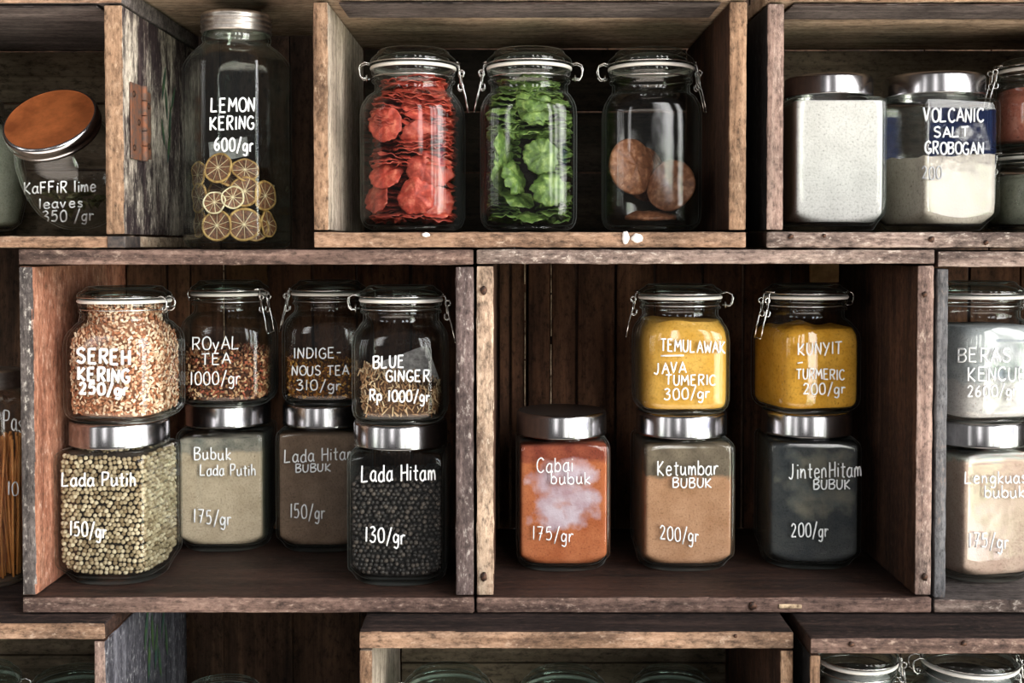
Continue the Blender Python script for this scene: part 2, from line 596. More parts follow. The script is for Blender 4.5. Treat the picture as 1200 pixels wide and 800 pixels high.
# jars
M['glass'] = glass_mat('clear_glass', (.985, .985, .98))
M['glass_lid'] = glass_mat('clear_glass_lid', (0.88, 0.93, 0.91), (0.16, 0.24, 0.21), .05)
M['glass_green'] = glass_mat('greenish_glass', (0.96, 0.98, 0.97), (0.30, 0.50, 0.43), .055)
M['steel'] = simple('brushed_steel', S(168, 166, 168), .17, 1.0, aniso=.6)
M['steel_dark'] = simple('steel_lid_top', S(120, 116, 114), .34, 1.0)  # darker tone paints in the dark surroundings that lid tops reflect
M['wire'] = simple('steel_wire', S(210, 208, 206), .22, 1.0)
M['seal'] = simple('white_rubber_seal', S(226, 222, 216), .5)
M['copper'] = simple('copper_lid_top', S(222, 128, 74), .30, .7, vary=S(160, 88, 50), vscale=18)
M['tin'] = simple('tin_screw_lid', S(206, 200, 194), .36, 1.0, vary=S(150, 142, 136), vscale=50)
M['paper'] = simple('grey_paper_slip', S(176, 174, 172), .9, vary=S(120, 118, 118), vscale=130)  # for the added sheets that imitate reflections in the glass

# ------------------------------------------------------------------ handwriting
G = {  # strokes on a unit-high letter; ~ marks a smooth stroke
    'A': '0,0 .34,1 .68,0|.12,.36 .58,.36', 'B': '.06,0 .06,1|~.06,1 .5,.98 .56,.76 .3,.54 .06,.52|~.06,.52 .5,.5 .62,.26 .44,.02 .06,0',
    'C': '~.6,.84 .4,1 .12,.84 .02,.5 .12,.14 .38,0 .62,.16', 'D': '.06,0 .06,1|~.06,1 .48,.9 .64,.5 .46,.08 .06,0',
    'E': '.54,1 .06,1 .06,0 .56,0|.06,.52 .46,.54', 'F': '.54,1 .06,1 .06,0|.06,.52 .44,.54',
    'G': '~.6,.84 .38,1 .12,.84 .02,.5 .12,.14 .38,0 .6,.14 .62,.42|.62,.44 .36,.42', 'H': '.06,0 .06,1|.6,0 .6,1|.06,.5 .6,.54',
    'I': '.1,0 .1,1', 'J': '~.44,1 .42,.3 .28,.02 .04,.14', 'K': '.06,0 .06,1|.56,.98 .08,.44 .6,0', 'L': '.08,1 .04,0 .56,.04',
    'M': '.02,0 .1,1 .38,.36 .68,1 .78,0', 'N': '.04,0 .08,1 .56,.02 .6,1', 'O': '~.36,1 .1,.84 .02,.48 .14,.1 .36,0 .6,.12 .7,.5 .6,.86 .36,1',
    'P': '.06,0 .06,1|~.06,1 .5,.98 .58,.74 .42,.5 .06,.46', 'R': '.06,0 .06,1|~.06,1 .5,.98 .56,.74 .38,.52 .06,.48|.26,.5 .6,0',
    'S': '~.56,.86 .36,1 .1,.88 .12,.62 .46,.44 .56,.2 .34,0 .04,.12', 'T': '.3,0 .32,1|0,.98 .64,1', 'U': '~.06,1 .04,.34 .2,.02 .46,.06 .58,.36 .6,1',
    'V': '.02,1 .28,0 .58,1', 'W': '.02,1 .2,0 .42,.66 .62,0 .82,1', 'Y': '.02,1 .3,.5|.6,1 .16,-.1',
    'a': '~.5,.5 .28,.62 .06,.42 .06,.12 .28,0 .48,.2|~.5,.62 .48,.2 .58,0', 'b': '.06,1 .06,0|~.06,.4 .3,.6 .52,.4 .48,.08 .24,0 .06,.14',
    'd': '~.5,.46 .28,.6 .06,.4 .06,.1 .28,0 .5,.16|.52,1 .5,.2 .56,0', 'e': '~.08,.32 .48,.36 .42,.58 .2,.6 .06,.36 .14,.04 .38,0 .52,.12',
    'f': '~.48,.94 .3,1 .2,.8 .18,0|0,.54 .42,.56', 'g': '~.5,.46 .28,.6 .08,.4 .12,.1 .34,.06 .48,.3|~.52,.58 .5,-.1 .36,-.34 .08,-.26',
    'h': '.06,1 .06,0|~.06,.36 .26,.6 .44,.44 .46,0', 'i': '.08,.6 .08,0|.09,.8 .1,.86', 'k': '.06,1 .06,0|.46,.6 .08,.26 .5,0', 'l': '.08,1 .08,0',
    'm': '.04,.6 .04,0|~.04,.36 .2,.6 .32,.44 .34,0|~.34,.36 .5,.6 .62,.44 .66,0', 'n': '.05,.6 .05,0|~.05,.36 .26,.6 .42,.44 .46,0',
    'o': '~.28,.6 .06,.42 .06,.14 .28,0 .5,.16 .48,.46 .28,.6', 'p': '.06,.6 .04,-.36|~.06,.36 .28,.6 .5,.4 .44,.08 .06,.1',
    'r': '.06,.6 .06,0|~.06,.34 .22,.58 .42,.54', 's': '~.42,.5 .24,.6 .08,.46 .4,.2 .28,0 .04,.08', 't': '.2,.92 .2,.04 .36,0|0,.6 .42,.62',
    'u': '~.06,.6 .06,.14 .24,0 .44,.2|.46,.6 .48,.1 .56,0', 'v': '.02,.6 .22,0 .44,.6', 'y': '.04,.6 .26,.08|.5,.6 .16,-.34',
    '0': '~.32,1 .08,.8 .04,.4 .14,.06 .34,0 .56,.14 .6,.56 .5,.9 .32,1', '1': '.12,1 .1,0', '2': '~.06,.8 .24,1 .48,.88 .46,.6 .06,.04|.06,.04 .58,.06',
    '3': '~.06,.9 .32,1 .5,.8 .22,.54|~.22,.54 .54,.42 .5,.1 .26,0 .02,.12', '5': '.54,1 .14,.98 .1,.56|~.1,.56 .4,.62 .54,.34 .38,.04 .04,.06',
    '6': '~.46,.98 .14,.66 .06,.24 .26,0 .5,.14 .48,.42 .26,.5 .08,.3', '7': '.02,.98 .56,1 .24,0|.16,.5 .5,.52',
    '/': '.5,1.1 .04,-.2', '-': '.04,.5 .4,.52', '_': '0,0 1.6,.04', ' ': '',
}
GW = {'I': .24, '1': .28, 'i': .2, 'l': .2, 'M': .84, 'W': .88, 'm': .74, ' ': .4, 'r': .46, 't': .44, '/': .52, 'f': .46, 'k': .54, 's': .48, '_': 1.6}


def catmull(pts, k=5):
    out = []
    n = len(pts)
    for i in range(n - 1):
        p0, p1, p2, p3 = pts[max(i - 1, 0)], pts[i], pts[i + 1], pts[min(i + 2, n - 1)]
        for j in range(k):
            t = j / k
            out.append(tuple(0.5 * (2 * b + (c - a) * t + (2 * a - 5 * b + 4 * c - d) * t * t + (-a + 3 * b - 3 * c + d) * t ** 3)
                             for a, b, c, d in zip(p0, p1, p2, p3)))
    out.append(pts[-1])
    return out


def strokes(text):
    x, out = 0.0, []
    for ch in text:
        for st in [s for s in G[ch].split('|') if s]:
            sm = st[0] == '~'
            pts = [tuple(float(q) for q in p.split(',')) for p in st.lstrip('~').split(' ')]
            if sm:
                pts = catmull(pts)
            else:
                dense = []
                for a, b in zip(pts, pts[1:]):
                    for j in range(4):
                        dense.append((a[0] + (b[0] - a[0]) * j / 4, a[1] + (b[1] - a[1]) * j / 4))
                pts = dense + [pts[-1]]
            jy, jx = random.uniform(-.04, .04), random.uniform(-.02, .02)
            out.append([(x + px_ + jx, py_ + jy) for px_, py_ in pts])
        x += GW.get(ch, .68 if ch.isupper() or ch.isdigit() else .6) + .14
    return out, x - .14


def write_on(jar, lines, r=0.0011, mat='ink', name='handwriting'):
    """lines: (text, x0, x1, baseline y left, baseline y right, letter height) as seen in the photo; the strokes are laid on the glass"""
    Mi = jar['M'].inverted()
    prof, k = jar['prof'], jar['k']
    o = Mi @ CAM
    if name == 'handwriting':
        pr = [q for q in lines if '/' in q[0] or q[0][0].isdigit()]
        for q in pr:
            write_on(jar, [q], r, mat, 'handwritten_price')
        for q in lines:
            if q not in pr:
                write_on(jar, [q], r, mat, 'handwritten_name')
        return
    mb = MB()
    for (text, x0, x1, y0, y1, h) in lines:
        st, w = strokes(text)
        for pts in st:
            P3 = []
            for (u, v) in pts:
                f = u / w
                px, py = x0 + (x1 - x0) * f, y0 + (y1 - y0) * f - v * h
                d = (Mi.to_3x3() @ ray(px, py)).normalized()
                tc = -o.dot(d)
                lo, hi = tc - 0.12, None

                def val(t):
                    p = o + d * t
                    a, n = prof_at(prof, p.z)
                    return gauge(p.x, p.y, n, k) - a
                t = lo
                while t < tc + .03:
                    if val(t) < 0:
                        hi = t
                        break
                    t += 0.004
                if hi is None:
                    if len(P3) > 1:
                        mb.add(tube(P3, r, 6))
                    P3 = []
                    continue
                a_, b_ = hi - 0.004, hi
                for _ in range(10):
                    c_ = (a_ + b_) / 2
                    if val(c_) < 0:
                        b_ = c_
                    else:
                        a_ = c_
                P3.append(o + d * (a_ - 0.0004))
            if len(P3) > 1:
                mb.add(tube(P3, r, 6))
    if mb.V:
        return mb.build(name, M[mat], jar['root'])


# ------------------------------------------------------------------ jars
def smooth_prof(pts, per=3):
    out = []
    for i in range(len(pts) - 1):
        for j in range(per):
            t = j / per
            out.append(tuple(a + (b - a) * t for a, b in zip(pts[i], pts[i + 1])))
    out.append(pts[-1])
    return out


def shell(mb, prof, k=2, wall=0.003, seg=96, inner=True, base=.006):
    """outer skin, inner skin and rim of a glass vessel"""
    mb.add(loft(prof, seg, k, True, False))
    if inner:
        zin = prof[0][0] + base
        ins = [(max(z, zin), max(a - wall, .004), n) for z, a, n in prof if z >= zin]
        a, n = prof_at(prof, zin)
        ins.insert(0, (zin, a - wall * 1.6, n))
        V, F = loft(ins, seg, k, True, False)
        mb.add((V, [f[::-1] for f in F]))
        # rim
        zt, at, nt = prof[-1]
        mb.add(loft([(zt, at, nt), (zt + .0012, at - wall * .5, nt), (zt, at - wall, nt)], seg, k, False, False))


def place(px, base, z, half, rotz=0.0):
    """where a vessel stands: its middle on column px, its front foot on row base of a surface at height z"""
    f = on_z(px, base, z)
    y = f.y + half
    x = (px - 600) / F_PX * (y + D)
    return Vector((x, y, z))


def canister(label, cx, y, z, rot=0.0, W=0.119, H=0.165, lid_d=0.118, lid_h=0.030, group=None):
    loc = Vector(((cx - 600) / F_PX * (y + D), y, z))
    t = thing('spice_canister', label, 'jar', loc, rot, group)
    a = W / 2
    prof = [(0, a * .93, 2.35), (.0015, a * .955, 2.45), (.005, a * .97, 2.75), (.010, a * .985, 3.5), (.015, a * .995, 5.5), (.019, a, 11), (.023, a, 22), (.035, a, 26),
            (H * .5, a, 26), (H - .018, a, 26), (H - .008, a * .998, 22), (H - .004, a * .985, 14), (H - .001, a * .95, 7), (H, a * .88, 3)]
    neck = lid_d / 2 - .004
    body = prof + [(H + .0005, neck, 2), (H + .006, neck - .001, 2), (H + .02, neck - .001, 2)]
    mb = MB()
    shell(mb, [(p if p[2] != 2 else (p[0], p[1], 2.001)) for p in body], 2, .0032, 112)
    mb.build('glass_body', M['glass'], t)
    r = lid_d / 2
    zb = H + .003
    mb = MB()
    mb.add(lathe([(zb, r - .002), (zb, r), (zb + .0012, r + .0004), (zb + .003, r), (zb + lid_h - .004, r), (zb + lid_h - .001, r - .0012), (zb + lid_h, r - .003)], 80, cap0=False, cap1=False), 0)
    mb.add(lathe([(zb + lid_h, r - .003), (zb + lid_h - .0006, r - .006), (zb + lid_h - .0008, .01), (zb + lid_h - .0008, .0005)], 80, cap0=False), 1)
    lid = mb.build('lid', [M['steel'], M['steel_dark']], t)
    lid['label'] = 'brushed steel lid'
    return dict(root=t, prof=prof, k=2, M=t.matrix_basis.copy(), top=z + zb + lid_h, wall=.0032, H=H, loc=loc, rot=rot)


def wire_paths(neck_r, zl, zn, ang, kind, s=1.0):
    """bail wires at one side: kind 'hinge' or 'clasp'"""
    c, q = math.cos(ang), math.sin(ang)

    def W(rad_, tan_, z):
        return (c * rad_ - q * tan_, q * rad_ + c * tan_, z)
    out = []
    R = neck_r
    if kind == 'hinge':
        for sg in (-1, 1):
            w = .008 * s * sg
            out.append([W(R + .002, w, zl), W(R + .010 * s, w, zl + .002), W(R + .016 * s, w, zl - .001), W(R + .0175 * s, w, zl - .006),
                        W(R + .016 * s, w, zn + .002), W(R + .013 * s, w, zn - .001), W(R + .004, w * .7, zn)])
        out.append([W(R + .0165 * s, -.008 * s, zn + .004), W(R + .0165 * s, .008 * s, zn + .004)])
        out.append([W(R + .008, .004 * math.cos(a) * 1.2, zn + .004 * math.sin(a)) for a in np.linspace(0, 2 * PI, 12)])
    else:
        for sg in (-1, 1):
            w = .007 * s * sg
            out.append([W(R + .003, w, zl + .001), W(R + .007 * s, w, zl - .001), W(R + .008 * s, w, zl - .012 * s), W(R + .009 * s, w, zn - .006),
                        ] + [W(R + .009 * s + .0035 * s * math.sin(a), w, zn - .010 + .0042 * s * math.cos(a)) for a in np.linspace(0.3, 5.6, 10)])
            out.append([W(R + .010 * s, w * 1.15, zn + .004 * s), W(R + .011 * s, w * 1.15, zn - .008 * s), W(R + .015 * s, w * 1.15, zn - .022 * s),
                        W(R + .019 * s, w * 1.15, zn - .042 * s)])
            out.append([W(R + .010 * s + .0035 * s * math.cos(a), w * 1.15, zn + .007 * s + .0035 * s * math.sin(a)) for a in np.linspace(-1.4, 4.6, 10)])
        out.append([W(R + .019 * s, -.008 * s, zn - .042 * s), W(R + .019 * s, .008 * s, zn - .042 * s)])
        out.append([W(R + .004, -.016 * s, zl + .002), W(R + .0085 * s, 0, zl + .0025), W(R + .004, .016 * s, zl + .002)])
    return out


def clamp_jar(label, cx, y, z, rot=0.0, W=0.117, body_h=0.122, neck_h=0.030, lid_h=0.018, neck_f=.80, hinge=0.0, n=4.6, group=None, glass='glass', name='clamp_jar', lid_glass='glass_lid'):
    """hinge = direction of the wire hinge (0 right, pi left, -pi/2 towards the viewer); the clasp sits opposite"""
    loc = Vector(((cx - 600) / F_PX * (y + D), y, z))
    t = thing(name, label, 'jar', loc, rot, group)
    a = W / 2
    R = a * neck_f
    b = body_h
    prof = [(0, a * .80, 3.2), (.0015, a * .86, 3.4), (.004, a * .92, 3.8), (.009, a * .97, n - .3), (.016, a * .995, n), (.03, a, n), (b * .5, a, n), (b - .026, a, n), (b - .016, a * .985, n - .3),
            (b - .009, a * .95, n - .9), (b - .004, a * .90, 3.2), (b, R * 1.04, 2.5), (b + .003, R * .99, 2.05), (b + .006, R * .97, 2.001)]
    nk = [(b + neck_h * .42, R * .97, 2.001), (b + neck_h * .48, R + .0015, 2.001), (b + neck_h * .54, R + .002, 2.001), (b + neck_h * .6, R - .001, 2.001),
          (b + neck_h * .72, R - .001, 2.001), (b + neck_h * .78, R + .002, 2.001), (b + neck_h * .92, R + .0025, 2.001), (b + neck_h * .97, R + .001, 2.001)]
    mb = MB()
    shell(mb, prof + nk, 2, .0032, 128)
    mb.add(torus(a * .80, .003, .0022, 64, 8))
    mb.build('glass_body', M[glass], t)
    zs = b + neck_h
    g = MB().add(torus(R + .0018, zs, .0023, 64, 10)).build('rubber_seal', M['seal'], t)
    g['label'] = 'white rubber seal'
    zt = zs + .002
    lp = [(zt, R - .006), (zt, R + .001), (zt + .002, R + .0035), (zt + lid_h * .35, R + .0038), (zt + lid_h * .5, R + .002), (zt + lid_h * .62, R - .001),
          (zt + lid_h * .78, R - .005), (zt + lid_h * .9, R - .006), (zt + lid_h, R - .009), (zt + lid_h * .97, R - .013), (zt + lid_h * .86, R - .018), (zt + lid_h * .84, .012), (zt + lid_h * .84, .001)]
    mb = MB().add(lathe(lp, 72, cap0=True))
    mb.add(lathe([(zt + .004, R - .003), (zt + lid_h * .5, R - .006), (zt + lid_h * .72, R - .02), (zt + lid_h * .74, .001)], 72, cap0=False))
    mb.build('glass_lid', M[lid_glass], t)
    zn = b + neck_h * .64
    zl = zt + .003
    wm = MB()
    wm.add(torus(R + .0045, zl, .0008, 64, 6))
    wm.build('lid_wire', M['wire'], t)
    MB().add(torus(R + .0012, zn, .0009, 64, 6)).build('neck_wire', M['wire'], t)
    hm = MB()
    for p in wire_paths(R, zl, zn, hinge - rot, 'hinge'):
        hm.add(tube(p, .0011, 6))
    hm.build('wire_hinge', M['wire'], t)
    cm = MB()
    for p in wire_paths(R, zl, zn, hinge - rot + PI, 'clasp'):
        cm.add(tube(p, .0011, 6))
    cm.build('wire_clasp', M['wire'], t)
    return dict(root=t, prof=prof + nk, k=2, M=t.matrix_basis.copy(), top=z + zt + lid_h, wall=.0032, H=b, loc=loc, rot=rot)


def inside(jar, z0, z1, gap=0.0012, steps=26):
    w = jar['wall'] + gap
    z0 = max(z0, jar['prof'][0][0] + .0078)
    out = []
    zs = sorted(set([round(z0 + (z1 - z0) * i / steps, 6) for i in range(steps + 1)] + [round(q[0], 6) for q in jar['prof'] if z0 < q[0] < z1]))
    for z in zs:
        a, n = prof_at(jar['prof'], z)
        if z < .012:
            a -= (.012 - z) * .25
        out.append((z, a - w, n))
    return out


def bumpy(z1, amp=.004, slope=(0, 0), seed=0.0, freq=40):
    return lambda x, y: z1 + slope[0] * x + slope[1] * y + amp * mnoise.noise(Vector((x * freq + seed, y * freq, seed)))


def filled(jar, name, label, cat, mat, z0=.0105, z1=None, top=None, steps=30):
    z1 = z1 if z1 is not None else jar['H'] - .01
    zmax = z1 + (.02 if top else 0)
    zmax = min(zmax, jar['prof'][-1][0] - .002)
    V, F = loft(inside(jar, z0, zmax, steps=steps), 96, jar['k'], True, True, top)
    o = obj(name, V, F, mat, None, None, True, jar['loc'])
    o.rotation_euler = (0, 0, jar['rot'])
    return tag(o, label, cat, None, 'stuff')


def batch(T, Fs, mats4):
    """many transformed copies of one small template as a single (V, F)"""
    T = np.asarray(T)
    nv = len(T)
    A = np.asarray(mats4)
    V = np.einsum('nij,vj->nvi', A[:, :3, :3], T) + A[:, None, :3, 3]
    Fs = np.asarray(Fs)
    F = (Fs[None, :, :] + (np.arange(len(A)) * nv)[:, None, None]).reshape(-1, Fs.shape[1])
    return V.reshape(-1, 3), F


def ico(sub=2):
    bm = bmesh.new()
    bmesh.ops.create_icosphere(bm, subdivisions=sub, radius=1.0)
    V = [v.co[:] for v in bm.verts]
    F = [[v.index for v in f.verts] for f in bm.faces]
    bm.free()
    return V, F


BOXV = [(-1, -1, -1), (1, -1, -1), (1, 1, -1), (-1, 1, -1), (-1, -1, 1), (1, -1, 1), (1, 1, 1), (-1, 1, 1)]
BOXF = [(0, 3, 2, 1), (4, 5, 6, 7), (0, 1, 5, 4), (1, 2, 6, 5), (2, 3, 7, 6), (3, 0, 4, 7)]


def wall_points(jar, z0, z1, d, gap=.001, jitter=.3, ztop=None):
    """points spread evenly over the inside of the glass"""
    out = []
    zlo = .0148 if jar['prof'][6][2] > 8 else .012 + .5 * max(0, d - .0052) * 10
    z = max(z0, zlo)
    row = 0
    while z < z1:
        sec = [prof_at(jar['prof'], z + q * d) for q in (-.8, -.4, 0, .4, .8)]
        a, n = min(q[0] for q in sec), min(q[1] for q in sec)
        a -= jar['wall'] + gap
        if z < .012:
            a -= (.012 - z) * .25
        th = np.linspace(0, 2 * PI, 361)
        r = np.array([rad(t, a, n, jar['k']) for t in th])
        xy = np.stack([r * np.cos(th), r * np.sin(th)], 1)
        ds = np.r_[0, np.cumsum(np.hypot(*(xy[1:] - xy[:-1]).T))]
        cnt = int(ds[-1] / d)
        s = (np.arange(cnt) + .5 * (row % 2) + rng.uniform(-jitter, jitter, cnt)) * d
        tt = np.interp(s % ds[-1], ds, th)
        for t in tt:
            rr = rad(t, a, n, jar['k'])
            zz = z + rng.uniform(-jitter, jitter) * d
            x, y = rr * math.cos(t), rr * math.sin(t)
            if ztop is None or zz < ztop(x, y):
                out.append((x, y, max(zz, zlo), t))
        z += d * .87
        row += 1
    return out


def top_points(jar, ztop, z, d):
    a, n = prof_at(jar['prof'], z)
    a -= jar['wall'] + .003
    out = []
    for x in np.arange(-a, a, d):
        for y in np.arange(-a, a, d):
            xx, yy = x + rng.uniform(-.4, .4) * d, y + rng.uniform(-.4, .4) * d
            if gauge(xx, yy, n, jar['k']) < a - d * 1.15:
                out.append((xx, yy, ztop(xx, yy), 0))
    return out


def grains(jar, name, label, cat, gmat, cmat, z0, z1, d, shape, ztop):
    """a jarful of whole spice: every grain that shows against the glass, round a solid core"""
    pts = wall_points(jar, z0, z1 + .012, d * (1.0 if shape == 'ball' else .8), d * .64 if shape == 'ball' else d * (.95 if shape == 'shred' else .55), .22 if shape == 'ball' else .5, ztop)
    pts += top_points(jar, ztop, z1, d * .9)
    mats = []
    for (x, y, z, t) in pts:
        if shape == 'ball':
            s = d * .47 * rng.uniform(.88, 1.1)
            A = np.diag([s, s * rng.uniform(.92, 1.05), s * rng.uniform(.92, 1.05), 1.0])
            q = rng.uniform(-.12, .0) * d
            A[:3, 3] = (x + math.cos(t) * q, y + math.sin(t) * q, z)
        else:
            L = d * rng.uniform(.5, 1.2) * (1.0 if shape == 'flake' else 1.7)
            wd = d * rng.uniform(.35, .6) * (1.0 if shape == 'flake' else .35)
            e = Matrix.Rotation(t - PI / 2, 3, 'Z') @ Matrix.Rotation(rng.uniform(0, 2 * PI), 3, 'Y') @ Matrix.Rotation(rng.uniform(-.5, .5), 3, 'X') @ Matrix.Rotation(rng.uniform(-.45, .45), 3, 'Z')
            A = np.eye(4)
            A[:3, :3] = np.array(e) @ np.diag([L * .5, d * .10, wd * .5])
            q = rng.uniform(-.9, .0) * d - .3 * L
            A[:3, 3] = (x + math.cos(t) * q, y + math.sin(t) * q, z)
        mats.append(A)
    T, Fs = ico(2) if shape == 'ball' else (BOXV, BOXF)
    V, F = batch(T, Fs, mats)
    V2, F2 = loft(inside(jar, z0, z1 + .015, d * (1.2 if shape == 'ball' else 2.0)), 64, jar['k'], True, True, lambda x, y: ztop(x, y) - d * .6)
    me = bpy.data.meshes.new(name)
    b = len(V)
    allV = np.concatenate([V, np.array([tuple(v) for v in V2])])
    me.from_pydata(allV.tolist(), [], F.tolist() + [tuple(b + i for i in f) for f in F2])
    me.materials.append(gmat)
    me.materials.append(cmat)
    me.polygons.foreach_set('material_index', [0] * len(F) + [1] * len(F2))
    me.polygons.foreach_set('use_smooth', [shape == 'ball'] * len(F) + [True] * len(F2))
    me.update()
    o = bpy.data.objects.new(name, me)
    o.location = jar['loc']
    o.rotation_euler = (0, 0, jar['rot'])
    link(o)
    return tag(o, label, cat, None, 'stuff')


# ------------------------------------------------------------------ crates
Z_MT = P(600, 291.5, 0).z       # top of the middle row
Z_MB = P(600, 719, 0).z         # underside of the middle row
Z_FM = P(600, 699, 0).z         # floor inside the middle crates
Z_FT = P(600, 268.5, 0).z       # floor inside the upper crates
WHITE = None


def board(name, lo, hi, mats, parent, outward=None, r=.0022, seed=0.0, cell=.012):
    """mats: [face, front edge, outward face]"""
    V, F = rbox(lo, hi, r, cell, .0011, 45.0, seed)
    idx = []
    for f in F:
        a, b, c = V[f[0]], V[f[1]], V[f[2]]
        nrm = (b - a).cross(c - a)
        if len(f) == 4 and nrm.length < 1e-12:
            nrm = (V[f[2]] - a).cross(V[f[3]] - a)
        nrm = nrm.normalized() if nrm.length > 0 else Vector((0, 0, 1))
        if nrm.y < -.55:
            idx.append(1)
        elif outward is not None and nrm.dot(outward) > .55 and len(mats) > 2:
            idx.append(2)
        else:
            idx.append(0)
    return obj(name, V, F, mats, parent, idx, True)


_seed = [0.0]


def crate(label, x0, x1, z0, z1, yf, depth, t, mats, planks, front_px_y, group='stacked wooden crates', back_x=False, back_mat=None):
    """x0, x1: outer edges as columns of the photo at the crate's own front; t: thickness (top, bottom, left, right) in the same measure"""
    u = px2m(yf)
    X0, X1 = P(x0, front_px_y, yf).x, P(x1, front_px_y, yf).x
    cx = (X0 + X1) / 2
    root = thing('wooden_crate', label, 'crate', (cx, yf, z0), 0, group)
    h = z1 - z0
    w = (X1 - X0) / 2
    tt, tb, tl, tr = [q * u for q in t]
    g = .0006
    def s():
        _seed[0] += 1.37
        return _seed[0]
    top = board('top_board', (-w, 0, h - tt), (w, depth, h), mats['top'], root, Vector((0, 0, 1)), seed=s())
    bot = board('bottom_board', (-w, 0, 0), (w, depth, tb), mats['bottom'], root, Vector((0, 0, 1)), seed=s())
    lf = board('side_board', (-w, .001, tb + g), (-w + tl, depth, h - tt - g), mats['left'], root, Vector((-1, 0, 0)), seed=s())
    rt = board('side_board', (w - tr, .001, tb + g), (w, depth, h - tt - g), mats['right'], root, Vector((1, 0, 0)), seed=s())
    # planked back, with narrow gaps
    mb = MB()
    bx0, bx1 = -w + tl + .001, w - tr - .001
    bz0, bz1 = tb + .001, h - tt - .001
    mlist = []
    if back_x:
        edges = [bz0 + (bz1 - bz0) * q for q in planks]
        for i, (a, b) in enumerate(zip(edges, edges[1:])):
            mb.add(rbox((bx0, depth - .014 + .002 * (i % 2), a + .0012), (bx1, depth - .002, b - .0012), .0012, .03, .0005, 30, s()), 0)
        mlist = [back_mat or M['back_tan_x']]
    else:
        edges = planks['at']
        for i, (a, b) in enumerate(zip(edges, edges[1:])):
            A = bx0 + (bx1 - bx0) * a
            B = bx0 + (bx1 - bx0) * b
            mb.add(rbox((A + .0014, depth - .014 + .003 * (i % 2), bz0), (B - .0014, depth - .002, bz1), .0015, .03, .0005, 30, s()), 1 if i in planks.get('amber', ()) else 0)
        mlist = [M['back_brown'], M['back_amber'], M['pale_strip']]
        for q in planks.get('pale', ()):
            A = bx0 + (bx1 - bx0) * q
            zz = bz0
            while zz < bz1 - .01:       # broken run of bare wood along a plank edge
                e = min(zz + random.uniform(.02, .09), bz1)
                mb.add(rbox((A - .0009 + random.uniform(-.0004, .0004), depth - .0158, zz), (A + .0006, depth - .0138, e), .0005, .03), 2)
                zz = e + random.choice([0.0005, .003, .012])
    mb.build('back_panel', mlist, root)
    return dict(root=root, top=top, bottom=bot, left=lf, right=rt, cx=cx, w=w, h=h, tb=tb, u=u, yf=yf, z0=z0, depth=depth)


def spots(cr, name, items, mat, parent_key='bottom', label=None):
    """nail heads, chips of paint: small raised blobs on the front edge of a board; items: (px, py, rx, ry) in the photo"""
    for (px, py, rx, ry) in items:
        p = P(px, py, cr['yf'] - .0004)
        u = cr['u']
        seg = 14
        V = [(0, -.0012, 0)]
        n = 20
        for i in range(n):
            a = 2 * PI * i / n
            q = 1 + .3 * mnoise.noise(Vector((math.cos(a) * 1.5 + px, math.sin(a) * 1.5, py)))
            V.append((rx * u * q * math.cos(a), -.0009, ry * u * q * math.sin(a)))
        for i in range(n):
            a = 2 * PI * i / n
            q = 1.12 + .3 * mnoise.noise(Vector((math.cos(a) * 1.5 + px, math.sin(a) * 1.5, py)))
            V.append((rx * u * q * math.cos(a), .0012, ry * u * q * math.sin(a)))
        F = [(0, 1 + (i + 1) % n, 1 + i)[::-1] for i in range(n)] + [(1 + i, 1 + (i + 1) % n, 1 + n + (i + 1) % n, 1 + n + i)[::-1] for i in range(n)]
        par = cr[parent_key]
        o = obj(name, V, F, mat, par, None, True, p - Vector(cr['root'].location))
        if label:
            o['label'] = label


DEP = .335
br = M['brown_x']
crA = crate('dark wooden crate holding the eight jars with pepper below and tea and lemongrass above', 22.5, 556, Z_MB, Z_MT, 0, DEP, (19.5, 20, 18, 23),
            dict(top=[br, M['dark_edge_x']], bottom=[br, M['dark_edge_x'], br], left=[M['orange_z'], M['char_edge_z'], M['brown_z']], right=[M['brown_z'], M['char_pink_z'], M['brown_z']]),
            dict(at=(0, .12, .19, .29, .42, .55, .68, .84, 1), amber=(3,), pale=(.29,)), 505)
crB = crate('brown wooden crate holding two jars of yellow turmeric on canisters and one canister alone', 557.5, 1094.5, Z_MB, Z_MT, 0, DEP, (18.5, 20, 22, 21),
            dict(top=[br, M['grey_edge_x']], bottom=[br, M['dark_edge_x'], br], left=[M['brown_z'], M['cream_edge_z'], M['brown_z']], right=[M['brown_z'], M['pink_edge_z'], M['brown_z']]),
            dict(at=(0, .035, .085, .155, .23, .345, .46, .60, .72, .86, 1), pale=(.078, .155)), 505)
crC = crate('grey-edged wooden crate at the right edge of the middle row beside the turmeric crate', 1096.5, 1632, Z_MB, Z_MT - .002, 0, DEP, (20, 17, 15, 22),
            dict(top=[br, M['grey_edge_x']], bottom=[M['grey_face_x'], M['grey_edge_x'], M['grey_face_x']], left=[M['slate_edge_z'], M['slate_edge_z'], M['slate_edge_z']], right=[M['brown_z'], M['pink_edge_z'], M['brown_z']]),
            dict(at=(0, .14, .3, .45, .6, .8, 1)), 505)
ZT0 = Z_MT + .0006
ZT1 = P(600, -18, 0).z
tf, gf = M['tan_face_x'], M['grey_face_x']
crD = crate('wooden crate with peeling white paint and a rusty hinge on its side, upper left', -390, 144.5, ZT0, ZT1, 0, DEP, (22, 15, 20, 23),
            dict(top=[gf, M['tan_edge_x'], gf], bottom=[tf, M['tan_edge_x'], tf], left=[M['brown_z'], M['tan_edge_z'], M['brown_z']], right=[M['brown_z'], M['tan_edge_z'], M['peel_z']]),
            (0, .36, .72, 1), 150, back_x=True)
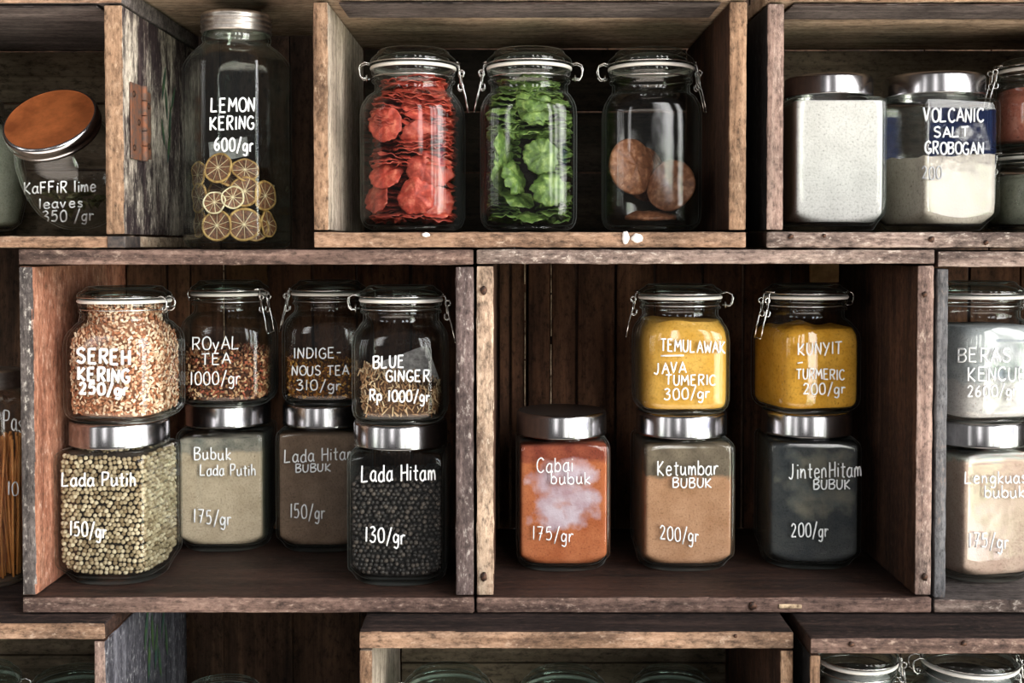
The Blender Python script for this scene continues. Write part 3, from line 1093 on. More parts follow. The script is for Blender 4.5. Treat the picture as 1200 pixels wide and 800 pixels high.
crE = crate('tan wooden crate holding the three tall clamp jars of red, green and brown food', 366, 876, ZT0, ZT1, 0, DEP, (18, 20, 19, 22),
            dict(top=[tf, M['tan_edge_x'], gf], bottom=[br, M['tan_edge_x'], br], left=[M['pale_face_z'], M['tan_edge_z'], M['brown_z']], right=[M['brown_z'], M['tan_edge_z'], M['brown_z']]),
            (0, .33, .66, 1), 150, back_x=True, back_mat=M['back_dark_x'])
crF = crate('pinkish wooden crate holding the jars of white powder and pale salt, upper right', 898.5, 1432, ZT0, ZT1, 0, DEP, (20, 20, 21, 22),
            dict(top=[tf, M['tan_edge_x'], gf], bottom=[br, M['grey_edge_x'], br], left=[M['brown_z'], M['pink_edge_z'], M['black_paint_z']], right=[M['brown_z'], M['tan_edge_z'], M['brown_z']]),
            (0, .33, .70, 1), 150, back_x=True)
# worn grey lip along the front of the upper crates' tops
for cr in (crE, crF, crD):
    tt = cr['h'] - (cr['h'] * 0)
    u = cr['u']
    lip = board('lip_board', (-cr['w'] + .03, .0, 0), (cr['w'] - .03, .085, .004), [gf, M['dark_top_x']], cr['root'], seed=_seed[0] + 3)
    thick = {id(crE): 18, id(crF): 20, id(crD): 22}[id(cr)] * u
    lip.location = (0, .002, cr['h'] - thick - .0045)
# a further crate resting across the upper left gap; only its underside shows
crG = crate('wooden crate above the lemon jar, only its pale underside in view', 100, 640, ZT1 + .0006, ZT1 + .40, .006, DEP, (20, 18, 20, 20),
            dict(top=[tf, M['tan_edge_x']], bottom=[tf, M['tan_edge_x'], tf], left=[M['brown_z'], M['tan_edge_z'], M['brown_z']], right=[M['brown_z'], M['tan_edge_z'], M['brown_z']]),
            (0, .5, 1), 10, back_x=True)
# bottom row
ZB1 = Z_MB - .0008
ZB0 = ZB1 - .43


def yf_for(py, px=600):
    return on_z(px, py, ZB1).y


yh, yi, yj = yf_for(729.5), yf_for(739.5), yf_for(747)
crH = crate('wooden crate in the bottom row with a white-scratched slate side, lower left', -400, 123.5, ZB0, ZB1, yh, DEP, (21, 20, 20, 15),
            dict(top=[br, M['tan_edge_x'], M['dark_top_x']], bottom=[br, M['tan_edge_x'], br], left=[M['brown_z'], M['tan_edge_z'], M['brown_z']], right=[M['brown_z'], M['pink_edge_z'], M['streak_z']]),
            (0, .33, .66, 1), 770, back_x=True)
crI = crate('tan-edged wooden crate in the bottom row with three round glass lids showing', 420, 931, ZB0, ZB1, yi, DEP, (22, 20, 17, 17),
            dict(top=[br, M['tan_edge_x'], M['dark_top_x']], bottom=[br, M['tan_edge_x'], br], left=[M['pale_face_z'], M['tan_edge_z'], M['brown_z']], right=[M['brown_z'], M['tan_edge_z'], M['brown_z']]),
            (0, .33, .66, .9, 1), 770, back_x=True)
crJ = crate('dark-topped wooden crate in the bottom row with silvery clamp jars, lower right', 949, 1490, ZB0, ZB1, yj, DEP, (20.5, 20, 14, 20),
            dict(top=[br, M['dark_edge_x'], M['dark_top_x']], bottom=[br, M['tan_edge_x'], br], left=[M['brown_z'], M['tan_edge_z'], M['black_paint_z']], right=[M['brown_z'], M['tan_edge_z'], M['brown_z']]),
            (0, .33, .66, .9, 1), 770, back_x=True)
spots(crE, 'paint_daub', [(733, 278, 4, 6.5), (747, 279, 6, 5), (499, 275, 4, 2.5)], M['white_paint'], 'bottom', 'white daub of paint')
spots(crF, 'nail', [(927, 277, 3, 3), (966, 276, 2.2, 2.2), (1092, 280, 3.2, 3.2), (1156, 284, 2.6, 2.6)], M['nail'])
spots(crB, 'nail', [(882, 710, 4.5, 4.5)], M['nail'])
spots(crJ, 'nail', [(998, 755, 3.5, 3), (1130, 754, 3, 3)], M['nail'])
spots(crI, 'nail', [(862, 745, 2, 2)], M['nail'])
spots(crB, 'nail', [(1084, 676, 3.2, 4), (1084, 345, 3, 3)], M['nail'], 'right')
spots(crB, 'nail', [(567, 340, 3.5, 5), (567, 676, 3.5, 5)], M['nail'], 'left')
# pale splinter on the turmeric crate's front
p = P(926, 710, 0) - Vector(crB['root'].location)
o = obj('bare_wood_patch', *rbox((-.014, -.0016, -.003), (.014, .001, .003), .001, .004, .0006, 90, 3), M['pale_strip'], crB['bottom'], None, True, p)
o['label'] = 'pale splintered patch'
# light wood block fixed at the back of the turmeric crate
b0, b1 = P(948, 331, DEP - .02), P(983, 306, DEP - .02)
o = obj('back_batten', *rbox((0, 0, 0), (b1.x - b0.x, .007, b1.z - b0.z + .004), .0015, .006, .0006, 60, 5), M['batten'], crB['root'], None, True,
        (b0.x - crB['cx'], DEP - .0245, b0.z - crB['z0']))
o['label'] = 'pale yellowish batten'
# hinge on the upper left crate
X = crD['w']
hz = P(170, 188, .05).z - crD['z0']
hh = .092
hm = MB()
hm.add(rbox((X, .022, hz), (X + .0025, .062, hz + hh), .001, .004, .0005, 80, 1))
hm.add(rbox((X, .066, hz + .004), (X + .0022, .100, hz + hh - .004), .001, .004, .0005, 80, 2))
hg = hm.build('hinge', M['rust'], crD['right'])
hg['label'] = 'rusty iron hinge'
kb = MB()
for q in range(5):
    a = hz + hh * q / 5
    kb.add((lambda VF: ([(X + .004 + x, .064 + y, a + z) for x, y, z in VF[0]], VF[1]))(lathe([(0.0004, .0038), (.0008, .0042), (hh / 5 - .001, .0042), (hh / 5 - .0004, .0038)], 16)))
kb.build('hinge_pin', M['rust'], hg)
for (yy, zz) in ((.032, .014), (.050, .046), (.032, .078), (.088, .02), (.088, .07)):
    MB().add((lambda VF: ([(X + .0024 + z, yy + x, hz + zz + y) for x, y, z in VF[0]], VF[1]))(lathe([(0, .004), (.001, .0035), (.0016, .001)], 12))).build('screw', M['nail'], hg)
st = obj('corner_strap', *rbox((X - .02, -.0016, .0005), (X + .0018, .055, .0145), .001, .004, .0004, 60, 4), M['iron'], crD['bottom'])
st['label'] = 'dull iron corner strap'

M['leaf_paint'] = simple('faded_green_paint', S(72, 96, 52), .7, vary=S(44, 74, 72), vscale=60)
for cr, items in ((crD, [(.16, .215, .05, 70), (.17, .19, .045, 100), (.185, .165, .05, 80), (.155, .150, .04, 110), (.18, .135, .05, 75), (.20, .20, .04, 60)]),
                  (crH, [(.15, .375, .06, 75), (.175, .36, .055, 95), (.19, .335, .06, 80), (.205, .31, .05, 105), (.16, .33, .06, 85), (.22, .36, .05, 70), (.235, .33, .05, 100)])):
    for (yy, zz, L, ang) in items:
        c_, s_ = math.cos(math.radians(ang)), math.sin(math.radians(ang))
        V, Fq = [], []
        for side in (0, .0005):
            for q in range(9):
                u = q / 8 - .5
                for v in (-1, 1):
                    ww = L * .085 * math.cos(u * PI) * v
                    V.append((cr['w'] - .0011 + side + .0006, yy + u * L * c_ - ww * s_, zz + u * L * s_ + ww * c_))
        for b in (0, 18):
            for q in range(8):
                f = (b + 2 * q, b + 2 * q + 1, b + 2 * q + 3, b + 2 * q + 2)
                Fq.append(f if b else f[::-1])
        obj('painted_leaf', V, Fq, M['leaf_paint'], cr['right'])

# ------------------------------------------------------------------ setting
wl = MB()
XW0, XW1, ZW1, YW = -2.6, 2.6, 2.4, .47
slit = P(603, 450, YW).x
xs = [XW0]
q = XW0
while q < slit - .2:
    q += random.uniform(.10, .16)
    xs.append(q)
xs[-1] = slit
q = slit
while q < XW1:
    q += random.uniform(.10, .16)
    xs.append(q)
za, zb = P(603, 490, YW).z, P(603, 418, YW).z
for i, (a, b) in enumerate(zip(xs, xs[1:])):
    la = .0009 if abs(a - slit) < 1e-6 else 0
    wl.add(rbox((a + .0002, YW, 0), (b - .0002, YW + .02, ZW1), .002, .2, .0005, 10, i))
wall = wl.build('wall_back', M['wall_wood'])
wall['kind'] = 'structure'
fl = obj('floor', *rbox((-2.6, -.35, -.03), (2.6, YW + .02, 0), .002, .3), M['floor_mat'])
fl['kind'] = 'structure'
dz = ZB0
# a low timber plinth carries the bottom row
pl = MB()
pl.add(rbox((-1.3, -.04, ZB0 - .03), (1.35, .42, ZB0 - .0008), .003, .05, .001, 20, 9))
for xx in (-1.25, -.4, .4, 1.25):
    if ZB0 > .06:
        pl.add(rbox((xx, 0, 0), (xx + .05, .36, ZB0 - .031), .002, .05))
tag(pl.build('timber_plinth', M['brown_x']), 'low dark timber plinth under the bottom row of crates', 'plinth')

# ------------------------------------------------------------------ middle row, first crate
def zpx(jar, px, py):
    """height inside a jar of what shows on its front at a photo row"""
    return P(px, py, jar['loc'].y - .055).z - jar['loc'].z


def can_at(label, cx, base, rot, z=Z_FM, **k):
    y = on_z(cx, base, z).y + k.get('W', .119) / 2 * (1 + .35 * abs(math.sin(2 * rot)))
    return canister(label, cx, y, z, rot, **k)


R = math.radians
j1 = can_at('square canister of whole white peppercorns, hand-lettered Lada Putih', 138.5, 688, R(-7), H=.164, W=.1175, lid_d=.122)
j2 = can_at('square canister of pale beige ground pepper, hand-lettered Bubuk Lada Putih', 266, 648, R(2.5), H=.165)
j3 = can_at('square canister of brown ground pepper, hand-lettered Lada Hitam Bubuk', 381, 648, R(0), H=.165)
j4 = can_at('square canister of whole black peppercorns, hand-lettered Lada Hitam', 469, 688, R(-1), H=.163, lid_d=.117)
k1 = clamp_jar('clamp jar brimful of pinkish dried lemongrass flakes, lettered SEREH KERING', 146, j1['loc'].y - .004, j1['top'] + .0006, R(-9), W=.124, body_h=.120, neck_h=.028, lid_h=.016, neck_f=.86, hinge=R(-22))
k2 = clamp_jar('clamp jar half full of reddish brown tea, lettered ROYAL TEA', 269, j2['loc'].y - .018, j2['top'] + .0006, R(2), W=.122, body_h=.122, neck_h=.028, lid_h=.016, neck_f=.80, hinge=R(156))
k3 = clamp_jar('clamp jar half full of golden brown tea, lettered INDIGENOUS TEA', 385, j3['loc'].y - .006, j3['top'] + .0006, R(0), W=.119, body_h=.122, neck_h=.028, lid_h=.016, neck_f=.80, hinge=R(4))
k4 = clamp_jar('clamp jar half full of straw-coloured dried shreds, lettered BLUE GINGER', 470, j4['loc'].y - .004, j4['top'] + .0006, R(-2), W=.116, body_h=.120, neck_h=.030, lid_h=.016, neck_f=.84, hinge=R(182))

M['wpep'] = island_mat('white_peppercorn', [S(176, 160, 132), S(150, 134, 106), S(198, 184, 156), S(128, 110, 84), S(164, 148, 120)], .7)
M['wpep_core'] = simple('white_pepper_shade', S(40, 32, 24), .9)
M['bpep'] = island_mat('black_peppercorn', [S(36, 33, 32), S(50, 46, 43), S(28, 26, 25), S(70, 63, 58), S(42, 38, 36)], .55, .35)
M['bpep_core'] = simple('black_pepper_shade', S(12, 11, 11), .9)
t = bumpy(zpx(j1, 115, 526), .004, seed=1)
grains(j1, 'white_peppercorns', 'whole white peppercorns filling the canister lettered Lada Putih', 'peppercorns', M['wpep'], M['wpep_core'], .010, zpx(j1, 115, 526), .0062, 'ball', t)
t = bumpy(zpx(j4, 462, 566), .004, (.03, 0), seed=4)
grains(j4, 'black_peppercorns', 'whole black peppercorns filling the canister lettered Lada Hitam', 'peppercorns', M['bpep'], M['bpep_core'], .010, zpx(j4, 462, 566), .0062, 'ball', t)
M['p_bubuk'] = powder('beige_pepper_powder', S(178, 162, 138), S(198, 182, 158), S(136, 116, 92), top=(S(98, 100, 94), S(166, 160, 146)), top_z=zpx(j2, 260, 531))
filled(j2, 'ground_white_pepper', 'pale beige ground pepper inside the canister lettered Bubuk Lada Putih', 'spice powder', M['p_bubuk'], z1=j2['H'] - .012)
M['p_lhb'] = powder('brown_pepper_powder', S(100, 82, 68), S(124, 104, 88), S(60, 46, 38))
filled(j3, 'ground_black_pepper', 'brown ground pepper inside the canister lettered Lada Hitam Bubuk', 'spice powder', M['p_lhb'], z1=j3['H'] - .006)

M['lemongrass'] = island_mat('lemongrass_flake', [S(226, 196, 166), S(200, 150, 118), S(238, 216, 190), S(184, 128, 96), S(216, 176, 144), S(168, 108, 78), S(232, 204, 176)], .8)
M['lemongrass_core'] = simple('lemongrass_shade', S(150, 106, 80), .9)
top = k1['prof'][-1][0] - .004
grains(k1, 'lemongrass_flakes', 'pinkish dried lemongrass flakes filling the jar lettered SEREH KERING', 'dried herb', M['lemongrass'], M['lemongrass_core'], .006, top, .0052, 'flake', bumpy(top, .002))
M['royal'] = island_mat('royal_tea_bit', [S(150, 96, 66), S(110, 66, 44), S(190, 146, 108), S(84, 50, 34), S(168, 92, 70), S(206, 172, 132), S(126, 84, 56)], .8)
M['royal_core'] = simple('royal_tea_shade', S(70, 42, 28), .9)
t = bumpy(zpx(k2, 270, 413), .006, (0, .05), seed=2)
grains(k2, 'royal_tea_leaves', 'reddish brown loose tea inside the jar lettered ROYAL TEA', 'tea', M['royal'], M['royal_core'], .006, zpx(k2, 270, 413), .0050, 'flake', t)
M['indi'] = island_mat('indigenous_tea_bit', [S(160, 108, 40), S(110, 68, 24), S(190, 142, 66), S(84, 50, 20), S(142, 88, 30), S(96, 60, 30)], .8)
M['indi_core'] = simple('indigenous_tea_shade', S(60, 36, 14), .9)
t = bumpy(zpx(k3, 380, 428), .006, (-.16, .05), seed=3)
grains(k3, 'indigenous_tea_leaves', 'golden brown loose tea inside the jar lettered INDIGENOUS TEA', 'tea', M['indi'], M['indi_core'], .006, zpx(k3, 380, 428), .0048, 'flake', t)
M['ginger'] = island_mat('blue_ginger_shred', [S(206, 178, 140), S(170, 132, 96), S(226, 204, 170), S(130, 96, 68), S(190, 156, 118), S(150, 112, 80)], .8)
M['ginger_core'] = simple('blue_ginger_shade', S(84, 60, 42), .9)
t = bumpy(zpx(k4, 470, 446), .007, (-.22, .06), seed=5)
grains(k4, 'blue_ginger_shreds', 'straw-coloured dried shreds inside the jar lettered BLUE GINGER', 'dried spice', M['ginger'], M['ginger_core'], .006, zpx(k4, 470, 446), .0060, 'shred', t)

write_on(j1, [('Lada Putih', 72, 160, 569, 569, 16), ('150/gr', 82, 125, 627, 631, 17)], .00115)
write_on(j2, [('Bubuk', 227, 271, 538, 539, 14), ('Lada Putih', 234, 300, 557, 557, 13), ('175/gr', 227, 271, 612, 616, 16)], .0011)
write_on(j3, [('Lada Hitam', 333, 416, 542, 538, 15), ('BUBUK', 346, 388, 553, 552, 9), ('150/gr', 340, 381, 606, 608, 16)], .0010)
write_on(j4, [('Lada Hitam', 423, 511, 564, 562, 19), ('130/gr', 428, 475, 634, 637, 17)], .0011)
write_on(k1, [('SEREH', 90, 153, 425, 427, 17), ('KERING', 91, 152, 445, 448, 15), ('250/gr', 93, 150, 461, 463, 13)], .0019)
write_on(k2, [('ROyAL', 225, 281, 410, 409, 15), ('TEA', 236, 270, 427, 426, 13), ('1000/gr', 223, 282, 450, 450, 15)], .0010)
write_on(k3, [('INDIGE-', 344, 402, 420, 419, 12), ('NOUS TEA', 342, 409, 440, 439, 11), ('310/gr', 347, 400, 457, 457, 12)], .0010)
write_on(k4, [('BLUE', 437, 474, 431, 430, 14), ('GINGER', 452, 504, 447, 447, 13), ('Rp 1000/gr', 433, 504, 469, 471, 13)], .0012)

# ------------------------------------------------------------------ middle row, second crate
j5 = can_at('square canister of orange chilli powder, hand-lettered Cabai bubuk, no jar on top', 658, 671, R(1), H=.166)
j6 = can_at('square canister of light brown coriander powder, hand-lettered Ketumbar Bubuk', 799, 671, R(2), H=.166)
j7 = can_at('square canister of dark grey cumin powder, hand-lettered Jinten Hitam Bubuk', 946, 669, R(-3), H=.166)
k6 = clamp_jar('clamp jar of mustard-yellow powder, lettered TEMULAWAK JAVA TUMERIC', 797, j6['loc'].y - .004, j6['top'] + .0006, R(3), W=.118, body_h=.120, neck_h=.028, lid_h=.0145, neck_f=.86, hinge=R(-8))
k7 = clamp_jar('clamp jar of mustard-yellow powder, lettered KUNYIT TURMERIC', 944, j7['loc'].y - .004, j7['top'] + .0006, R(14), W=.119, body_h=.117, neck_h=.031, lid_h=.0145, neck_f=.86, hinge=R(18))
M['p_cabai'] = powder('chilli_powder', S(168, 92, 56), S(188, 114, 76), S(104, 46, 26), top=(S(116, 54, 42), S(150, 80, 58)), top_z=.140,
                      patch=(S(176, 150, 162), S(206, 196, 212)), patch_at=(.0, .098, .046, .046))  # the pale lilac patch is a painted reflection on the glass
filled(j5, 'chilli_powder', 'orange chilli powder with a pale smear, inside the canister lettered Cabai bubuk', 'spice powder', M['p_cabai'], z1=j5['H'] - .006)  # the pale smear is the reflection painted into the powder colour
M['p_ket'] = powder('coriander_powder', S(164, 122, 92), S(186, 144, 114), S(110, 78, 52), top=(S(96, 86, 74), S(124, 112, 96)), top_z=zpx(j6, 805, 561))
filled(j6, 'coriander_powder', 'light brown coriander powder, dusty above, in the canister lettered Ketumbar Bubuk', 'spice powder', M['p_ket'], z1=j6['H'] - .006)
M['p_jin'] = powder('black_cumin_powder', S(46, 50, 54), S(66, 68, 68), S(24, 26, 28), patch=(S(80, 84, 84), S(112, 108, 96)), patch_at=(.004, .112, .050, .044))  # grey-tan patch: outdoor reflection painted into the powder colour
filled(j7, 'black_cumin_powder', 'dark grey cumin powder inside the canister lettered Jinten Hitam Bubuk', 'spice powder', M['p_jin'], z1=j7['H'] - .006)
M['p_temu'] = powder('java_turmeric_powder', S(204, 154, 64), S(220, 174, 90), S(176, 112, 30), fine=300)
M['p_kun'] = powder('turmeric_powder', S(198, 144, 46), S(214, 162, 66), S(140, 90, 24), fine=300, top=(S(150, 100, 20), S(214, 156, 50)), top_z=.104)
filled(k6, 'java_turmeric_powder', 'mustard-yellow powder up to the neck of the jar lettered TEMULAWAK', 'spice powder', M['p_temu'], .006, k6['H'] - .010, bumpy(k6['H'] - .001, .004, seed=9))
filled(k7, 'turmeric_powder', 'mustard-yellow powder below the neck of the jar lettered KUNYIT', 'spice powder', M['p_kun'], .006, k7['H'] - .003, bumpy(k7['H'] - .008, .008, seed=10))
write_on(j5, [('Cabai', 629, 672, 554, 552, 17), ('bubuk', 645, 692, 567, 567, 14), ('175/gr', 624, 672, 632, 635, 16)], .0009)
write_on(j6, [('Ketumbar', 770, 842, 557, 556, 17), ('BUBUK', 788, 834, 571, 571, 11), ('200/gr', 773, 819, 632, 635, 16)], .0010)
write_on(j7, [('JintenHitam', 924, 1010, 561, 558, 18), ('BUBUK', 953, 997, 573, 573, 11), ('200/gr', 927, 971, 629, 629, 16)], .0010)
write_on(k6, [('TEMULAWAK', 774, 850, 411, 414, 14), ('_', 774, 801, 417, 417, 10), ('JAVA', 766, 804, 438, 437, 13), ('TUMERIC', 780, 839, 451, 451, 12), ('300/gr', 778, 832, 468, 466, 13)], .0011)
write_on(k7, [('KUNYIT', 935, 987, 416, 414, 14), ('-', 934, 944, 430, 429, 10), ('TURMERIC', 933, 990, 444, 445, 12), ('200/gr', 941, 991, 462, 461, 13)], .0010)

# ------------------------------------------------------------------ middle row, third crate
j8 = can_at('square canister of pinkish beige powder, lettered Lengkuas bubuk, at the right edge', 1147, 686, R(13), H=.163, W=.117)
k8 = clamp_jar('clamp jar of white powder lettered BERAS KENCUR, at the right edge', 1147, j8['loc'].y - .004, j8['top'] + .0006, R(13), W=.120, body_h=.124, neck_h=.030, lid_h=.017, neck_f=.84, hinge=R(6))
j9 = can_at('square canister of pale powder behind the Lengkuas canister, mostly cut off by the picture edge', 1262, 662, R(5), H=.160)
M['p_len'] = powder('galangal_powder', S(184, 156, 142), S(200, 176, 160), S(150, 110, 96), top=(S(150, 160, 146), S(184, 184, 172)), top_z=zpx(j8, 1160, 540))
filled(j8, 'galangal_powder', 'pinkish beige powder inside the canister lettered Lengkuas bubuk', 'spice powder', M['p_len'], z1=j8['H'] - .010)
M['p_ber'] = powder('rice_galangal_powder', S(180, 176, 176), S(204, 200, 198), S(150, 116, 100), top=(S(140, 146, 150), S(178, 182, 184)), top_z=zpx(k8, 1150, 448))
filled(k8, 'white_rice_powder', 'white powder inside the clamp jar lettered BERAS KENCUR', 'spice powder', M['p_ber'], .006, k8['H'] - .006)
M['p_pale'] = powder('pale_powder', S(176, 180, 178), S(206, 206, 200))
filled(j9, 'pale_powder', 'pale powder in the canister behind the Lengkuas canister', 'spice powder', M['p_pale'], z1=j9['H'] - .02)
write_on(j8, [('Lengkuas', 1130, 1203, 566, 566, 14), ('bubuk', 1153, 1201, 583, 583, 14), ('175/gr', 1135, 1182, 641, 643, 17)], .0010)
write_on(k8, [('BERAS', 1122, 1185, 424, 424, 16), ('KENCUR', 1134, 1203, 446, 446, 16), ('2600/gr', 1133, 1192, 465, 463, 13)], .0011)

# ------------------------------------------------------------------ upper row
TALL = dict(body_h=.171, neck_h=.034, lid_h=.021, neck_f=.83, n=4.0, glass='glass')
kr = clamp_jar('tall clamp jar packed with red round crackers', 485, .125, Z_FT + .0004, R(-10), W=.123, hinge=R(184), **TALL)
kg = clamp_jar('tall clamp jar packed with green leafy crackers', 620, .125, Z_FT + .0004, R(-3), W=.122, hinge=R(0), **TALL)
kb_ = clamp_jar('tall clamp jar holding a few thick brown discs, mostly empty', 762, .130, Z_FT + .0004, R(0), W=.123, hinge=R(180), **TALL)
jw = canister('square canister brimful of white powder without lettering', 969, .150, Z_FT + .0004, R(0), W=.118, H=.168, lid_d=.112, lid_h=.026)
jv = canister('square canister half full of pale grey salt, lettered VOLCANIC SALT', 1092, .150, Z_FT + .0004, R(18), W=.117, H=.168, lid_d=.126, lid_h=.027)
M['p_white'] = powder('white_coarse_powder', S(210, 208, 206), S(226, 224, 222), S(100, 100, 98), fine=330)
filled(jw, 'white_salt', 'white coarse powder filling the canister without lettering', 'spice powder', M['p_white'], z1=jw['H'] - .006)
M['p_volc'] = powder('volcanic_salt', S(172, 162, 148), S(192, 182, 168), S(110, 96, 80), fine=300)
filled(jv, 'volcanic_salt', 'pale grey salt half filling the canister lettered VOLCANIC SALT', 'salt', M['p_volc'], .008, .088, bumpy(.094, .005, (.05, 0), seed=12))
write_on(jv, [('VOLCANIC', 1082, 1153, 142, 143, 16), ('SALT', 1094, 1135, 161, 160, 12), ('GROBOGAN', 1084, 1153, 180, 181, 14)], .0012)
write_on(jv, [('200', 1080, 1104, 210, 210, 15)], .0010, 'ink_faint', 'faded_price')
kp = clamp_jar('short clamp jar of greyish-green paste at the foot of the right-hand stack', 1222, .16, Z_FT + .0004, R(4), W=.132, body_h=.075, neck_h=.018, lid_h=.012, neck_f=.88, n=3.0, hinge=R(0), name='clamp_jar')
kq = clamp_jar('short clamp jar of brick-red paste on top of the greyish-green one', 1222, .16, kp['top'] + .0006, R(-6), W=.130, body_h=.078, neck_h=.020, lid_h=.014, neck_f=.90, n=3.0, hinge=R(0), name='clamp_jar')
M['p_red'] = powder('brick_red_paste', S(160, 92, 78), S(184, 116, 98), S(80, 40, 32), fine=260)
M['p_sage'] = powder('sage_paste', S(132, 136, 122), S(160, 162, 146), S(80, 84, 72), fine=260)
filled(kq, 'brick_red_paste', 'brick-red paste inside the upper short clamp jar', 'paste', M['p_red'], .006, kq['H'] - .004)
filled(kp, 'sage_paste', 'greyish-green paste inside the lower short clamp jar', 'paste', M['p_sage'], .006, kp['H'] - .004)


def ruffle_mesh(name, mat, r=.022, waves=9, amp=.0022, dome=.003, seed=0.0, thick=.0009, scallop=.05):
    V, F = [], []
    nr, ns = 8, 48
    def pos(i, j):
        q = i / nr
        a = 2 * PI * j / ns
        ca, sa = math.cos(a), math.sin(a)
        rr = r * q * (1 + q * q * (.11 * mnoise.noise(Vector((ca * 1.3 + seed, sa * 1.3, seed))) + scallop * mnoise.noise(Vector((ca * 4.5 + seed, sa * 4.5, 3 + seed)))))
        x, y = rr * ca, rr * sa
        z = dome * (1 - q * q) + amp * q ** 1.8 * (1.4 * mnoise.noise(Vector((ca * 1.7 + seed, sa * 1.7, q + seed))) + 1.1 * mnoise.noise(Vector((ca * waves * .45, sa * waves * .45 + seed, q)))) \
            + .0022 * mnoise.noise(Vector((x * 80 + seed, y * 80, seed))) + .0009 * mnoise.noise(Vector((x * 260, y * 260 + seed, seed)))
        return x, y, z
    for s in (1, -1):
        for i in range(nr + 1):
            for j in range(ns):
                x, y, z = pos(max(i, .02), j)
                V.append((x, y, z + s * thick / 2))
    o2 = (nr + 1) * ns
    for i in range(nr):
        for j in range(ns):
            l = (j + 1) % ns
            F.append((i * ns + j, (i + 1) * ns + j, (i + 1) * ns + l, i * ns + l))
            F.append((o2 + i * ns + j, o2 + i * ns + l, o2 + (i + 1) * ns + l, o2 + (i + 1) * ns + j))
    for j in range(ns):
        l = (j + 1) % ns
        F.append((nr * ns + j, o2 + nr * ns + j, o2 + nr * ns + l, nr * ns + l))
    F.append(tuple(range(ns)))
    F.append(tuple(o2 + j for j in range(ns))[::-1])
    return mesh(name, V, F, mat)


def fit(o, jar, margin=.0011):
    """nudge a piece off the glass it would poke through"""
    V = [v.co.copy() for v in o.data.vertices] if o.data else [v.co.copy() for ch in o.children for v in ch.data.vertices]
    rot = o.rotation_quaternion.to_matrix() if o.rotation_mode == 'QUATERNION' else o.rotation_euler.to_matrix()
    V = [rot @ v for v in V]
    Ri = Matrix.Rotation(-jar['rot'], 3, 'Z')
    for _ in range(8):
        p = Vector(o.location)
        worst, wd, low = 0, None, 1
        for v in V:
            q = Ri @ (p + v - Vector(jar['loc']))
            a, n = prof_at(jar['prof'], q.z)
            e = gauge(q.x, q.y, n, jar['k']) - (a - jar['wall'] - margin)
            low = min(low, q.z)
            if e > worst:
                worst, wd = e, (p + v - Vector(jar['loc']))
        if worst <= 0 and low >= .0075:
            return
        if low < .0075:
            o.location.z += .0076 - low
        if wd is not None:
            h = Vector((wd.x, wd.y, 0)).normalized()
            o.location -= h * (worst * 1.05 + .0002)


def place_chip(me, name, label, cat, group, jar, px, py, depth_in, normal, spin):
    """a chip whose middle shows at (px, py), depth_in metres behind the front of its jar, facing `normal`"""
    p = P(px, py, jar['loc'].y - .058 + depth_in)
    o = bpy.data.objects.new(name, me)
    q = Vector(normal).normalized().to_track_quat('Z', 'Y')
    o.rotation_mode = 'QUATERNION'
    o.rotation_quaternion = q @ Matrix.Rotation(spin, 4, 'Z').to_quaternion()
    o.location = p
    link(o)
    fit(o, jar)
    return tag(o, label, cat, group)


def chip_mat(name, c0, c1, c2, rough=.55):
    m, n, l = new_mat(name)
    tc = N(n, 'ShaderNodeTexCoord')
    oi = N(n, 'ShaderNodeObjectInfo')
    nz = N(n, 'ShaderNodeTexNoise', inp={'Scale': 120.0, 'Detail': 6.0, 'Roughness': 0.6})
    l.new(tc.outputs['Object'], nz.inputs['Vector'])
    r = ramp(n, [(0.3, c0), (0.52, c1), (0.72, c2)])
    l.new(nz.outputs['Fac'], r.inputs[0])
    hs = N(n, 'ShaderNodeHueSaturation')
    mr = N(n, 'ShaderNodeMapRange', inp={3: .75, 4: 1.15})
    l.new(oi.outputs['Random'], mr.inputs[0])
    l.new(mr.outputs[0], hs.inputs['Value'])
    l.new(r.outputs[0], hs.inputs['Color'])
    bs = N(n, 'ShaderNodeBsdfPrincipled', inp={'Roughness': rough})
    l.new(hs.outputs[0], bs.inputs['Base Color'])
    bp = N(n, 'ShaderNodeBump', inp={'Strength': .6, 'Distance': .0012})
    l.new(nz.outputs['Fac'], bp.inputs['Height'])
    l.new(bp.outputs[0], bs.inputs['Normal'])
    out = N(n, 'ShaderNodeOutputMaterial')
    l.new(bs.outputs[0], out.inputs[0])
    return m


M['red_chip'] = chip_mat('red_cracker', S(118, 32, 24), S(176, 64, 48), S(214, 118, 94))
M['green_chip'] = chip_mat('green_cracker', S(44, 66, 26), S(88, 116, 50), S(148, 170, 94))
red = [ruffle_mesh('red_cracker', M['red_chip'], .0225 * q, w, .0026, d, sd, scallop=.10) for q, w, d, sd in ((1, 9, .004, 1.0), (.95, 7, .003, 2.3), (1.05, 8, .005, 4.1), (.9, 11, .002, 6.6))]
grn = [ruffle_mesh('green_cracker', M['green_chip'], .0225 * q, w, a, d, sd, scallop=.16) for q, w, a, d, sd in ((1, 9, .003, .004, 1.0), (.95, 7, .0036, .003, 2.3), (1.08, 8, .003, .005, 4.1), (.9, 11, .0026, .002, 6.6))]
GR, GG = 'red crackers in the tall clamp jar', 'green crackers in the tall clamp jar'
LR, LG = 'red cracker packed among the others in the tall red-filled clamp jar', 'green leafy cracker packed among the others in the tall green-filled clamp jar'
